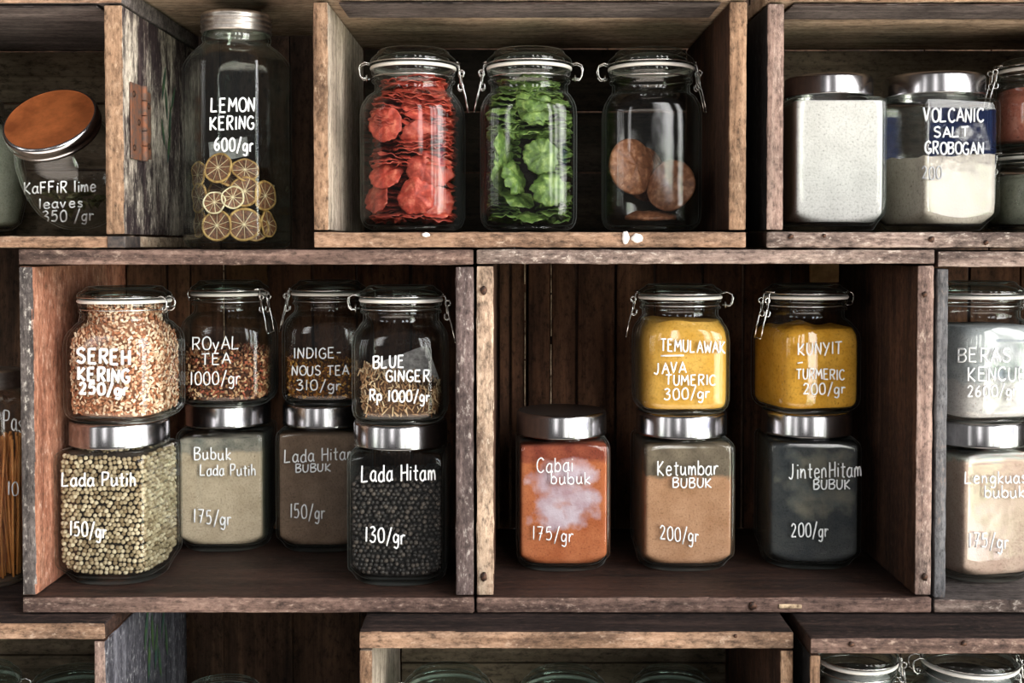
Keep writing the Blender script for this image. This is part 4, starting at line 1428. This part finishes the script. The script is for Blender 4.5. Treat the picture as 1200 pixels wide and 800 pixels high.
FACE_R = [(452, 145, .010, (-.35, -1, .05), 'red oval cracker pressed flat on the left of the red-filled jar'),
          (497, 198, .006, (.0, -1, .05), 'ruffled pink-red cracker facing front at mid height of the red-filled jar'),
          (488, 229, .005, (-.1, -1, .1), 'ruffled pink-red cracker facing front just under another, low in the red-filled jar'),
          (524, 200, .016, (.6, -1, .0), 'red cracker facing front at the right wall of the red-filled jar'),
          (528, 238, .014, (.55, -1, .1), 'red cracker facing front in the lower right corner of the red-filled jar'),
          (452, 205, .020, (-.3, -1, .7), 'red cracker tilted upward at mid left of the red-filled jar'),
          (492, 160, .014, (.3, -.8, -.5), 'red cracker tilted downward above the two facing front in the red-filled jar'),
          (441, 232, .016, (-.7, -.8, .3), 'red cracker leaning in the lower left corner of the red-filled jar'),
          (492, 124, .018, (.2, -1, .5), 'red cracker tilted at the shoulder of the red-filled jar'),
          (478, 105, .030, (-.4, -.9, .7), 'red cracker tilted in the neck of the red-filled jar, left one'),
          (508, 103, .030, (.4, -.9, .6), 'red cracker tilted in the neck of the red-filled jar, right one')]
for i, (px, py, dd, nn, lab) in enumerate(FACE_R):
    place_chip(red[i % 4], 'red_cracker', lab, 'cracker', GR, kr, px, py, dd + .004, nn, i * 1.3)
FACE_G = [(634, 183, .007, (.1, -1, .15), 'large ruffled green cracker facing front right of middle in the green-filled jar'),
          (643, 222, .007, (.15, -1, .2), 'ruffled green cracker facing front, lowest right in the green-filled jar'),
          (626, 125, .012, (.05, -1, .35), 'ruffled green cracker facing front at the shoulder of the green-filled jar'),
          (603, 145, .022, (.9, -.5, .1), 'green cracker standing nearly edge-on, left of middle in the green-filled jar'),
          (582, 165, .016, (.95, -.45, -.1), 'green cracker standing edge-on near the left wall of the green-filled jar'),
          (600, 208, .012, (.8, -.62, .25), 'green cracker standing edge-on at the lower left of the green-filled jar'),
          (577, 200, .016, (.9, -.6, -.2), 'green cracker standing edge-on against the left wall of the green-filled jar'),
          (590, 178, .026, (.85, -.6, .1), 'green cracker standing behind the edge-on ones in the green-filled jar'),
          (606, 232, .030, (.4, -.6, .9), 'green cracker tilted at the lower left of the green-filled jar'),
          (618, 98, .030, (-.2, -.8, .9), 'green cracker tilted in the neck of the green-filled jar')]
for i, (px, py, dd, nn, lab) in enumerate(FACE_G):
    place_chip(grn[i % 4], 'green_cracker', lab, 'cracker', GG, kg, px, py, dd + .005, nn, i * 1.7)


def layers(jar, meshes, name, label, cat, group, z0, z1, dz, r, keep, tilt=.16):
    """flat-lying pieces in uneven layers"""
    z = z0
    i = 0
    while z < z1:
        a, n = prof_at(jar['prof'], z)
        lim = max(a - r * 1.08 - .0035, .004)
        for (sx, sy) in ((-1, -1), (1, -1), (0, -1), (-1, .6), (1, .6)):
            x = sx * lim * random.uniform(.9, 1)
            y = sy * lim * random.uniform(.7, 1)
            if not keep(x, y, z):
                continue
            o = bpy.data.objects.new(name, meshes[i % len(meshes)])
            o.rotation_euler = (random.uniform(-tilt, tilt), random.uniform(-tilt, tilt), random.uniform(0, 6.28))
            o.location = Vector(jar['loc']) + Vector((x, y, z + random.uniform(-.3, .3) * dz))
            link(o)
            fit(o, jar)
            tag(o, label, cat, group)
            i += 1
        z += dz
    return i


def keep_red(x, y, z):
    if y < -.0 and .010 < z < .076 and -.035 < x < .05 and not (z < .02):
        return False
    if y < 0 and x < -.01 and .095 < z < .125:
        return False
    return True


def keep_green(x, y, z):
    if y < 0 and .016 < z < .125 and not (.112 < z < .125):
        return False
    return True


layers(kr, red, 'red_cracker', LR, 'cracker', GR, .012, .192, .0052, .0225, keep_red, .17)
layers(kg, grn, 'green_cracker', LG, 'cracker', GG, .012, .188, .0062, .0225, keep_green, .2)

# thick brown discs
def round_mesh(name, mat, r=.037, h=.013, seed=0.0):
    V, F = [], []
    ns = 56
    prof = [(0.0005, .0), (r * .35, .0006), (r * .8, .0008), (r * .97, .001), (r, .003), (r * .985, .0055), (r * .93, .0062), (r * .80, h * .72), (r * .55, h * .93), (r * .25, h), (.0005, h)]
    for i, (rr, z) in enumerate(prof):
        for j in range(ns):
            a = 2 * PI * j / ns
            q = 1 + .035 * mnoise.noise(Vector((math.cos(a) * 1.6 + seed, math.sin(a) * 1.6, seed)))
            x, y = rr * q * math.cos(a), rr * q * math.sin(a)
            V.append((x, y, z + (.0022 * mnoise.noise(Vector((x * 120, y * 120, seed))) + .001 * mnoise.noise(Vector((x * 320, y * 320, seed)))) * (1 if i > 5 else .5)))
    for i in range(len(prof) - 1):
        for j in range(ns):
            l = (j + 1) % ns
            F.append((i * ns + j, i * ns + l, (i + 1) * ns + l, (i + 1) * ns + j))
    return mesh(name, V, F, mat)


M['sugar'] = chip_mat('brown_brown_disc', S(96, 58, 36), S(148, 94, 62), S(196, 146, 112), .5)
sg = [round_mesh('brown_disc', M['sugar'], .036, .013, 1.2), round_mesh('brown_disc', M['sugar'], .0335, .012, 3.4)]
GS = 'thick brown discs in the tall clamp jar'
for i, (px, py, dd, nn, lab) in enumerate([(736, 196, .048, (.62, -1, .16), 'thick brown disc standing on the left in the mostly empty clamp jar'),
                                           (792, 218, .032, (-.72, -1, .30), 'thick brown disc leaning at the lower right in the mostly empty clamp jar'),
                                           (754, 205, .088, (.80, -1, .1), 'thick brown disc standing behind the left one in the clamp jar'),
                                           (762, 258, .060, (0, -.06, 1), 'thick brown disc lying flat on the bottom of the clamp jar')]):
    place_chip(sg[i % 2], 'brown_disc', lab, 'disc', GS, kb_, px, py, dd, nn, i * 1.1)

# tall hexagonal jar of dried lemon slices, standing in the gap on the middle row
def lemon_jar():
    y = .095
    loc = Vector(((279 - 600) / F_PX * (y + D), y, Z_MT + .0012))
    t = thing('hexagonal_jar', 'tall hexagonal jar of dried lemon slices with a tin screw lid, lettered LEMON KERING', 'jar', loc, R(5))
    a = .0585
    prof = [(0, a * .90, 12), (.003, a * .955, 20), (.010, a, 60), (.03, a, 90), (.12, a, 90), (.221, a, 90), (.227, a * .985, 50), (.236, a * .92, 24), (.244, a * .83, 12), (.249, a * .76, 6), (.252, a * .72, 3), (.254, a * .70, 2.2)]
    neck = [(.256, a * .71, 2.001), (.259, a * .725, 2.001), (.263, a * .70, 2.001), (.27, a * .65, 2.001), (.285, a * .65, 2.001)]
    mb = MB()
    shell(mb, smooth_prof(prof, 2) + neck, 3, .0032, 132)
    mb.build('glass_body', M['glass_green'], t)
    r = a * .735
    z0 = .265
    pts = [(z0, r - .002), (z0 + .0005, r)]
    for q in range(3):
        pts += [(z0 + .003 + q * .006, r + .0008), (z0 + .005 + q * .006, r - .0012), (z0 + .007 + q * .006, r + .0004)]
    pts += [(z0 + .0225, r), (z0 + .0245, r - .002), (z0 + .024, r - .005), (z0 + .024, .0005)]
    l = MB().add(lathe(pts, 72, cap0=False)).build('lid', M['tin'], t)
    l['label'] = 'ribbed tin screw lid'
    return dict(root=t, prof=prof, k=3, M=t.matrix_basis.copy(), wall=.0032, H=.24, loc=loc, rot=R(5))


jl = lemon_jar()
write_on(jl, [('LEMON', 247, 299, 131, 131, 16), ('KERING', 246, 298, 152, 151, 15), ('600/gr', 251, 297, 176, 177, 15)], .0012)


def lemon_mats():
    m, n, l = new_mat('dried_lemon_flesh')
    tc = N(n, 'ShaderNodeTexCoord')
    sp = N(n, 'ShaderNodeSeparateXYZ')
    l.new(tc.outputs['Object'], sp.inputs[0])
    at = N(n, 'ShaderNodeMath', operation='ARCTAN2')
    l.new(sp.outputs['Y'], at.inputs[0])
    l.new(sp.outputs['X'], at.inputs[1])
    ml = N(n, 'ShaderNodeMath', operation='MULTIPLY', inp={1: 5.0})
    l.new(at.outputs[0], ml.inputs[0])
    cs = N(n, 'ShaderNodeMath', operation='COSINE')
    l.new(ml.outputs[0], cs.inputs[0])
    ab = N(n, 'ShaderNodeMath', operation='ABSOLUTE')
    l.new(cs.outputs[0], ab.inputs[0])
    ln = N(n, 'ShaderNodeVectorMath', operation='LENGTH')
    l.new(tc.outputs['Object'], ln.inputs[0])
    lw_ = N(n, 'ShaderNodeMath', operation='MULTIPLY')
    l.new(ab.outputs[0], lw_.inputs[0])
    l.new(ln.outputs['Value'], lw_.inputs[1])
    mr = N(n, 'ShaderNodeMapRange', inp={1: .0026, 2: .0008, 3: 0.0, 4: .8})
    l.new(lw_.outputs[0], mr.inputs[0])
    ce = N(n, 'ShaderNodeMapRange', inp={1: .0022, 2: .0012})
    l.new(ln.outputs['Value'], ce.inputs[0])
    mx = N(n, 'ShaderNodeMath', operation='MAXIMUM')
    l.new(mr.outputs[0], mx.inputs[0])
    l.new(ce.outputs[0], mx.inputs[1])
    nz = N(n, 'ShaderNodeTexNoise', inp={'Scale': 300.0, 'Detail': 4.0})
    l.new(tc.outputs['Object'], nz.inputs['Vector'])
    fr = ramp(n, [(0.35, S(72, 42, 28)), (0.65, S(130, 84, 56))])
    l.new(nz.outputs['Fac'], fr.inputs[0])
    col = mix(n, l, mx.outputs[0], fr.outputs[0], S(226, 206, 168))
    bs = N(n, 'ShaderNodeBsdfPrincipled', inp={'Roughness': .5})
    l.new(col, bs.inputs['Base Color'])
    out = N(n, 'ShaderNodeOutputMaterial')
    l.new(bs.outputs[0], out.inputs[0])
    M['flesh'] = m
    M['rind'] = simple('dried_lemon_rind', S(196, 158, 96), .6, vary=S(138, 100, 52), vscale=160, bump=.3)
    M['rind_pale'] = simple('pale_lemon_rind', S(232, 218, 190), .6, vary=S(206, 182, 134), vscale=160)


lemon_mats()


def slice_meshes(r, seed, rind):
    ns = 44
    def rr(j, q=1.0):
        a = 2 * PI * j / ns
        return r * q * (1 + .05 * mnoise.noise(Vector((math.cos(a) * 1.3 + seed, math.sin(a) * 1.3, seed))))
    def zz(j, q):
        a = 2 * PI * j / ns
        return .0014 * q * q * math.sin(2 * a + seed) + .0007 * math.sin(5 * a + seed)
    V, F = [], []
    for s in (1, -1):
        for q in (.02, .5, .9):
            for j in range(ns):
                a = 2 * PI * j / ns
                V.append((rr(j, q) * math.cos(a), rr(j, q) * math.sin(a), zz(j, q) * (q > .1) + s * .0007))
    for b in (0, 3 * ns):
        for i in range(2):
            for j in range(ns):
                l = (j + 1) % ns
                f = (b + i * ns + j, b + (i + 1) * ns + j, b + (i + 1) * ns + l, b + i * ns + l)
                F.append(f if b == 0 else f[::-1])
    F += [tuple(range(ns)), tuple(3 * ns + j for j in range(ns))[::-1]]
    fl_ = mesh('flesh', V, F, M['flesh'])
    pts = [(rr(j, .95) * math.cos(2 * PI * j / ns), rr(j, .95) * math.sin(2 * PI * j / ns), zz(j, .95)) for j in range(ns)]
    Vr, Fr = tube(pts, r * .085, 8, True)
    return fl_, mesh('rind', Vr, Fr, rind)


sl = [slice_meshes(.0185, 1.0, M['rind']), slice_meshes(.0165, 2.7, M['rind']), slice_meshes(.0138, 4.4, M['rind_pale']), slice_meshes(.020, 5.2, M['rind'])]
GL = 'dried lemon slices in the hexagonal jar'
SLICES = [(252, 267, 0, .012, (-.1, -1, .1), 'dried lemon slice facing front, bottom left of the hexagonal jar'),
          (288, 264, 3, .013, (.1, -1, .15), 'dried lemon slice facing front, bottom right with a bright centre, in the hexagonal jar'),
          (250, 237, 2, .009, (-.1, -1, .2), 'small dried lemon slice with a white rim, left in the hexagonal jar'),
          (272, 231, 2, .010, (.05, -1, .2), 'small dried lemon slice with a white rim, middle of the hexagonal jar'),
          (287, 224, 0, .020, (.1, -1, .2), 'dried lemon slice behind the middle white-rimmed one in the hexagonal jar'),
          (255, 196, 0, .012, (-.3, -1, .25), 'topmost large dried lemon slice facing front in the hexagonal jar'),
          (287, 199, 1, .030, (.4, -.9, .6), 'dried lemon slice tilted at the top right of the pile in the hexagonal jar'),
          (268, 208, 3, .034, (.5, -.5, .9), 'dried lemon slice lying tilted below the topmost one in the hexagonal jar'),
          (318, 229, 0, .030, (.86, -.50, .0), 'dried lemon slice against the right facet of the hexagonal jar'),
          (316, 262, 1, .034, (.9, -.3, .1), 'dried lemon slice seen edge-on at the lower right of the hexagonal jar'),
          (305, 268, 1, .024, (.35, -1, .1), 'dried lemon slice half hidden at the bottom right of the hexagonal jar'),
          (229, 232, 0, .030, (-.74, -.67, .0), 'dried lemon slice against the left facet of the hexagonal jar'),
          (229, 262, 1, .030, (-.74, -.67, .05), 'dried lemon slice low against the left facet of the hexagonal jar'),
          (229, 205, 1, .034, (-.74, -.67, .05), 'dried lemon slice high against the left facet of the hexagonal jar'),
          (268, 251, 0, .034, (.2, -.6, .8), 'dried lemon slice lying between the bottom pair in the hexagonal jar'),
          (262, 222, 3, .040, (-.1, -.7, .6), 'dried lemon slice deep behind the white-rimmed pair in the hexagonal jar')]
for k_, (px, py, w_, dd, nn, lab) in enumerate(SLICES):
    p = P(px, py, jl['loc'].y - .062 + dd)
    t = thing('lemon_slice', lab, 'lemon slice', p, 0, GL)
    t.rotation_mode = 'QUATERNION'
    t.rotation_quaternion = Vector(nn).normalized().to_track_quat('Z', 'Y') @ Matrix.Rotation(k_ * .7, 4, 'Z').to_quaternion()
    link(bpy.data.objects.new('flesh', sl[w_][0]), t)
    link(bpy.data.objects.new('rind', sl[w_][1]), t)
    fit(t, jl)
for k_ in range(22):      # the rest of the pile behind
    z = .012 + .0035 * k_
    p = jl['loc'] + Vector((random.uniform(-.03, .03), random.uniform(-.005, .035), z))
    t = thing('lemon_slice', 'dried lemon slice buried in the pile inside the hexagonal jar', 'lemon slice', p, 0, GL)
    t.rotation_euler = (random.uniform(-.6, .6), random.uniform(-.6, .6), random.uniform(0, 6))
    w_ = k_ % 4
    link(bpy.data.objects.new('flesh', sl[w_][0]), t)
    link(bpy.data.objects.new('rind', sl[w_][1]), t)
    fit(t, jl)


def paper(name, label, jar, px, py, dd, w, h, normal, spin):  # grey sheet added to imitate a reflection seen in a jar
    V, F = [], []
    n_ = 14
    for i in range(n_ + 1):
        for j in range(n_ + 1):
            x, y = (i / n_ - .5) * w, (j / n_ - .5) * h
            V.append((x, y, .004 * mnoise.noise(Vector((x * 60, y * 60, px)))))
    for i in range(n_):
        for j in range(n_):
            a = i * (n_ + 1) + j
            F.append((a, a + n_ + 1, a + n_ + 2, a + 1))
    b = len(V)
    V += [(x, y, z - .0004) for x, y, z in V]
    F += [tuple(b + q for q in f[::-1]) for f in F]
    o = obj(name, V, F, M['paper'])
    o.rotation_mode = 'QUATERNION'
    o.rotation_quaternion = Vector(normal).normalized().to_track_quat('Z', 'Y') @ Matrix.Rotation(spin, 4, 'Z').to_quaternion()
    o.location = P(px, py, jar['loc'].y + dd)
    tag(o, label, 'paper')


paper('paper_slip', 'crumpled grey paper slip behind the slices in the hexagonal jar', jl, 268, 175, .030, .050, .026, (0, -1, .3), .15)  # added sheet, stands in for a reflection in the jar
paper('paper_slip', 'crumpled grey paper slip tucked behind the shreds in the BLUE GINGER jar', k4, 478, 436, .030, .070, .050, (0, -1, .2), .35)  # added sheet, stands in for a reflection in the jar

# small round jar lying back with a copper-coloured lid
def kaffir():
    y = .125
    c = P(91, 207, y)
    axis = Vector((-.07, -.73, .68)).normalized()
    q = axis.to_track_quat('Z', 'Y')
    t = thing('round_jar', 'small round jar leaning back with a copper lid, lettered Kaffir lime leaves', 'jar', c, 0)
    t.rotation_mode = 'QUATERNION'
    t.rotation_quaternion = q
    t.scale = (1.08,) * 3
    prof = [(-.052, .026, 2.001), (-.0515, .034, 2.001), (-.048, .041, 2.001), (-.036, .0525, 2.001), (-.018, .060, 2.001), (0, .062, 2.001), (.018, .061, 2.001), (.04, .058, 2.001), (.056, .053, 2.001), (.064, .049, 2.001), (.07, .0475, 2.001), (.082, .0475, 2.001)]
    mb = MB()
    shell(mb, prof, 2, .003, 80)
    mb.build('glass_body', M['glass'], t)
    z0, r = .072, .0530
    mb = MB()
    mb.add(lathe([(z0, r - .002), (z0 + .0006, r), (z0 + .004, r + .0006), (z0 + .006, r - .001), (z0 + .008, r + .0006), (z0 + .015, r + .0004), (z0 + .0175, r - .001), (z0 + .018, r - .003)], 80, cap0=False, cap1=False), 0)
    mb.add(lathe([(z0 + .018, r - .003), (z0 + .0168, r - .0055), (z0 + .0172, .02), (z0 + .0174, .0005)], 80, cap0=False), 1)
    l = mb.build('lid', [M['steel'], M['copper']], t)
    l['label'] = 'copper-coloured lid with a silver rim'
    m = Matrix.Translation(c) @ q.to_matrix().to_4x4() @ Matrix.Scale(1.08, 4)
    return dict(root=t, prof=prof, k=2, M=m, wall=.003, H=.05, loc=c, rot=0), m


jk, mk = kaffir()
write_on(jk, [('KaFFiR lime', 28, 113, 227, 224, 13), ('leaves', 46, 97, 244, 242, 11), ('350 /gr', 50, 110, 260, 258, 13)], .0009)
M['leaf'] = chip_mat('dried_lime_leaf', S(52, 54, 34), S(92, 92, 58), S(136, 130, 88), .5)


def leaf_mesh(L, seed):
    V, F = [], []
    nu, nv = 12, 6
    for s in (1, -1):
        for i in range(nu + 1):
            for j in range(nv + 1):
                u, v = i / nu, j / nv * 2 - 1
                w = L * .24 * math.sin(PI * min(max(u, .02), .98)) ** .8
                V.append((L * (u - .5), w * v, L * .12 * math.sin(PI * u) + L * .10 * v * v + .001 * mnoise.noise(Vector((u * 4, v * 3, seed))) + s * .0003))
    o2 = (nu + 1) * (nv + 1)
    for i in range(nu):
        for j in range(nv):
            a = i * (nv + 1) + j
            F.append((a, a + nv + 1, a + nv + 2, a + 1))
            F.append((o2 + a, o2 + a + 1, o2 + a + nv + 2, o2 + a + nv + 1))
    return mesh('lime_leaf', V, F, M['leaf'])


lf_ = [leaf_mesh(.032, 1), leaf_mesh(.027, 4), leaf_mesh(.022, 8)]
for k_ in range(24):
    for _ in range(60):
        q = Vector((random.uniform(-.045, .045), random.uniform(-.045, .045), random.uniform(-.044, .01)))
        w_ = c_ = jk['loc'] + Vector((random.uniform(-.05, .05), random.uniform(-.05, .05), random.uniform(-.048, -.024)))
        loc_ = mk.inverted() @ c_
        a_, _n = prof_at(jk['prof'], loc_.z)
        if -.038 < loc_.z < .03 and math.hypot(loc_.x, loc_.y) < a_ - .019:
            break
    o = bpy.data.objects.new('lime_leaf', lf_[k_ % 3])
    o.location = c_
    o.rotation_euler = (random.uniform(-.6, .6), random.uniform(-.6, .6), random.uniform(0, 6.28))
    link(o)
    tag(o, 'dry olive lime leaf lying in the bottom of the round copper-lidded jar', 'leaf', 'dry lime leaves in the round jar')

# big round jar of pale powder at the left edge
def big_round():
    y = .225
    z = Z_FT + .0004
    loc = Vector(((-46 - 600) / F_PX * (y + D), y, z))
    t = thing('round_jar', 'large round jar of pale greenish powder at the left edge behind the copper-lidded jar', 'jar', loc)
    prof = [(0, .058, 2.001), (.002, .066, 2.001), (.012, .077, 2.001), (.04, .0835, 2.001), (.08, .084, 2.001), (.115, .078, 2.001), (.138, .066, 2.001), (.150, .056, 2.001), (.156, .053, 2.001), (.168, .053, 2.001)]
    mb = MB()
    shell(mb, smooth_prof(prof, 3), 2, .003, 80)
    mb.build('glass_body', M['glass'], t)
    mb = MB().add(lathe([(.157, .055), (.158, .0565), (.176, .0565), (.179, .054), (.1785, .0005)], 64, cap0=False))
    mb.build('lid', M['tin'], t)
    return dict(root=t, prof=prof, k=2, M=t.matrix_basis.copy(), wall=.003, H=.15, loc=loc, rot=0)


jb = big_round()
M['p_mint'] = powder('pale_green_powder', S(158, 162, 144), S(190, 192, 176))
filled(jb, 'pale_green_powder', 'pale greenish powder filling the large round jar at the left edge', 'spice powder', M['p_mint'], .005, .146)

# tall jar of long pasta in the gap at the left edge, on top of the lower left crate
def pasta_jar():
    y = on_z(0, 691, ZB1).y + .05
    loc = Vector(((-14 - 600) / F_PX * (y + D), y, ZB1 + .0006))
    t = thing('tall_jar', 'tall jar of long brown pasta with a tin lid at the left edge, lettered Pas', 'jar', loc)
    a = .049
    prof = [(0, a * .88, 3), (.003, a * .95, 4), (.012, a, 6), (.05, a, 6), (.13, a, 6), (.213, a, 6), (.230, a * .95, 4), (.240, a * .86, 2.6), (.246, a * .80, 2.001), (.264, a * .80, 2.001)]
    mb = MB()
    shell(mb, smooth_prof(prof, 2), 2, .003, 80)
    mb.build('glass_body', M['glass'], t)
    r = a * .86
    l = MB().add(lathe([(.250, r - .002), (.251, r), (.256, r + .0008), (.258, r - .001), (.2605, r + .0006), (.263, r - .001), (.272, r - .0005), (.274, r - .003), (.2735, .0005)], 64, cap0=False)).build('lid', M['tin'], t)
    return dict(root=t, prof=prof, k=2, M=t.matrix_basis.copy(), wall=.003, H=.23, loc=loc, rot=0)


jp = pasta_jar()
write_on(jp, [('Pas', 4, 27, 503, 506, 22), ('10', 9, 22, 580, 580, 16)], .0009)
M['pasta'] = simple('brown_pasta', S(206, 128, 66), .5, vary=S(226, 156, 92), vscale=60)
pm = mesh('pasta_stick', *tube([(0, 0, 0), (.0006, 0, .06), (-.0004, .0004, .12), (0, 0, .178)], .0017, 8), M['pasta'])
for k_ in range(110):
    while True:
        x, y = random.uniform(-.038, .038), random.uniform(-.038, .038)
        if gauge(x, y, 5, 2) < .038:
            break
    tx, ty = random.uniform(-.1, .1), random.uniform(-.1, .1)
    while gauge(x + ty * .18, y - tx * .18, 5, 2) > .040:
        tx, ty = tx * .7, ty * .7
        if abs(tx) + abs(ty) < .004:
            break
    o = bpy.data.objects.new('pasta_stick', pm)
    o.location = jp['loc'] + Vector((x, y, .008))
    o.rotation_euler = (tx, ty, random.uniform(0, 6))
    link(o)
    tag(o, 'long brown pasta stick standing in the tall jar at the left edge', 'pasta', 'long pasta in the tall jar')

# ------------------------------------------------------------------ bottom row of jars, mostly below the picture
def low_jar(label, cx, top_py, y, W, rot=0, hinge=0.0, glass='glass_green', total=None, nf=.84):
    bh = .150
    zt = P(cx, top_py, y + W * .3).z
    nh, lh = .030, .020
    z = zt - (bh + nh + .002 + lh)
    base = ZB0 + .0205
    if z < base + .001:
        bh += z - base - .001
        z = base + .001
    else:
        bh += z - base - .001
        z = base + .001
    return clamp_jar(label, cx, y, z, rot, W, bh, nh, lh, nf, hinge, 4.2, glass=glass, lid_glass=glass)


low = [low_jar('clamp jar in the tan-edged bottom crate, glass lid leftmost of the three', 523, 776, yi + .13, .118, 0, R(180)),
       low_jar('clamp jar in the tan-edged bottom crate, glass lid in the middle of the three', 661, 778, yi + .14, .118, 0, R(0)),
       low_jar('clamp jar in the tan-edged bottom crate, glass lid rightmost of the three', 790, 778, yi + .15, .112, 0, R(0)),
       low_jar('clamp jar in the lower left crate, lid peeping up beside the upright board', 78, 778, yh + .12, .118, 0, R(180)),
       low_jar('clamp jar at the far left edge of the lower left crate', -34, 772, yh + .14, .118, 0, R(0)),
       low_jar('clamp jar between the two lower left crates, only its pale lid rim showing', 256, 791, .05, .122, 0, R(0))]
for q in (('silvery clamp jar with a wire clasp, first from the left in the lower right crate', 1008, 741, yj + .10, .104, 0, R(180)),
          ('silvery clamp jar with clasps on both sides, rightmost in the lower right crate', 1141, 741, yj + .09, .124, 0, R(180)),
          ('pale clamp jar standing behind between the two silvery jars in the lower right crate', 1076, 774, yj + .22, .110, 0, R(0))):
    low.append(low_jar(*q, glass='glass'))
M['p_low'] = powder('grey_flour', S(150, 156, 156), S(186, 190, 188))
M['p_lowd'] = powder('dark_spice', S(46, 56, 52), S(70, 80, 74))
for i, (jj, lab) in enumerate(zip(low, ['leftmost', 'middle', 'rightmost'])):
    filled(jj, 'dark_spice', 'dark spice in the %s lidded jar of the tan-edged bottom crate' % lab, 'spice', M['p_lowd'], .006, jj['H'] - .02)
filled(low[6], 'grey_flour', 'grey-white flour in the first silvery jar of the lower right crate', 'flour', M['p_low'], .006, low[6]['H'] + .012)  # filled into the neck so its pale colour imitates lid reflections
filled(low[7], 'grey_flour', 'grey-white flour in the rightmost silvery jar of the lower right crate', 'flour', M['p_low'], .006, low[7]['H'] + .012)  # raised likewise, its pale tone standing in for the lid's reflections
filled(low[8], 'grey_flour', 'grey-white flour in the jar standing behind in the lower right crate', 'flour', M['p_low'], .006, low[8]['H'] - .004)

# ------------------------------------------------------------------ light: the open side of the room behind the viewer, as an environment
w = bpy.data.worlds.new('daylight')
SC.world = w
w.use_nodes = True
n, l = w.node_tree.nodes, w.node_tree.links
n.clear()
tc = N(n, 'ShaderNodeTexCoord')
sp = N(n, 'ShaderNodeSeparateXYZ')
l.new(tc.outputs['Generated'], sp.inputs[0])


def mth(op, a, b=None, c=None):
    m = n.new('ShaderNodeMath')
    m.operation = op
    for i, v in enumerate((a, b, c)):
        if v is None:
            continue
        if hasattr(v, 'is_output'):
            l.new(v, m.inputs[i])
        else:
            m.inputs[i].default_value = v
    return m.outputs[0]


AZ = mth('MULTIPLY', mth('ARCTAN2', sp.outputs['X'], mth('MULTIPLY', sp.outputs['Y'], -1.0)), 180 / PI)   # 0 = behind the viewer, + = right
EL = mth('MULTIPLY', mth('ARCSINE', sp.outputs['Z']), 180 / PI)


def step(v, a, b):
    m = N(n, 'ShaderNodeMapRange', interpolation_type='SMOOTHSTEP', inp={1: a, 2: b, 3: 0.0, 4: 1.0})
    l.new(v, m.inputs[0])
    return m.outputs[0]


def pane(a0, a1, e0, e1, s=1.5):
    return mth('MULTIPLY', mth('MULTIPLY', step(AZ, a0 - s, a0 + s), step(AZ, a1 + s, a1 - s)), mth('MULTIPLY', step(EL, e0 - s, e0 + s), step(EL, e1 + s, e1 - s)))


nz = N(n, 'ShaderNodeTexNoise', inp={'Scale': 9.0, 'Detail': 6.0, 'Roughness': .65})
l.new(tc.outputs['Generated'], nz.inputs['Vector'])
scn = ramp(n, [(0.30, (.06, .11, .30)), (0.40, (.10, .16, .10)), (0.46, (.55, .72, .45)), (0.54, (1.0, .92, .90)), (0.62, (1, 1, 1))])
l.new(nz.outputs['Fac'], scn.inputs[0])
sky = N(n, 'ShaderNodeMix', data_type='RGBA')
l.new(step(EL, -4, 12), sky.inputs[0])
l.new(scn.outputs[0], sky.inputs[6])
sky.inputs[7].default_value = (1.0, .985, .97, 1)
blue = mth('MULTIPLY', pane(47, 69, 3.6, 8.5, .5), step(nz.outputs['Fac'], .60, .55))
sk2 = N(n, 'ShaderNodeMix', data_type='RGBA')
l.new(blue, sk2.inputs[0])
l.new(sky.outputs[2], sk2.inputs[6])
sk2.inputs[7].default_value = (.02, .04, .13, 1)
acc = None
PANES = [((35, 49, -30, 42), 11.0), ((50.5, 66, -30, 42), 9.5), ((73, 86, -10, 40), 7.0), ((8, 13, 2, 34), 9.0), ((20, 27, 0, 34), 8.0), ((-18, -13, 6, 30), 5.0), ((-62, -54, 0, 28), 5.0), ((-42, -38, 0, 28), 4.0)]
for pn, st in PANES:
    v = mth('MULTIPLY', pane(*pn), st)
    acc = v if acc is None else mth('ADD', acc, v)
vm = N(n, 'ShaderNodeVectorMath', operation='SCALE')
l.new(sk2.outputs[2], vm.inputs[0])
l.new(acc, vm.inputs['Scale'])
amb = N(n, 'ShaderNodeMix', data_type='RGBA')
l.new(step(EL, -44, -25), amb.inputs[0])
amb.inputs[6].default_value = (3.4, 2.95, 2.55, 1)
amb.inputs[7].default_value = (.11, .107, .104, 1)
back = step(sp.outputs['Y'], .9, .98)
va = N(n, 'ShaderNodeVectorMath', operation='ADD')
l.new(vm.outputs[0], va.inputs[0])
l.new(amb.outputs[2], va.inputs[1])
bg = N(n, 'ShaderNodeBackground', inp={'Strength': 1.0})
l.new(va.outputs[0], bg.inputs[0])
ow = N(n, 'ShaderNodeOutputWorld')
l.new(bg.outputs[0], ow.inputs[0])

SC.view_settings.view_transform = 'Standard'
SC.view_settings.look = 'None'
SC.view_settings.gamma = 1.0
SC.view_settings.use_curve_mapping = False
SC.view_settings.exposure = 0.18
SC.cycles.use_denoising = True
SC.cycles.max_bounces = 10
SC.cycles.diffuse_bounces = 4
SC.cycles.glossy_bounces = 4
SC.cycles.transparent_max_bounces = 40
SC.cycles.caustics_reflective = False
SC.cycles.caustics_refractive = False
SC.cycles.sample_clamp_indirect = 6.0
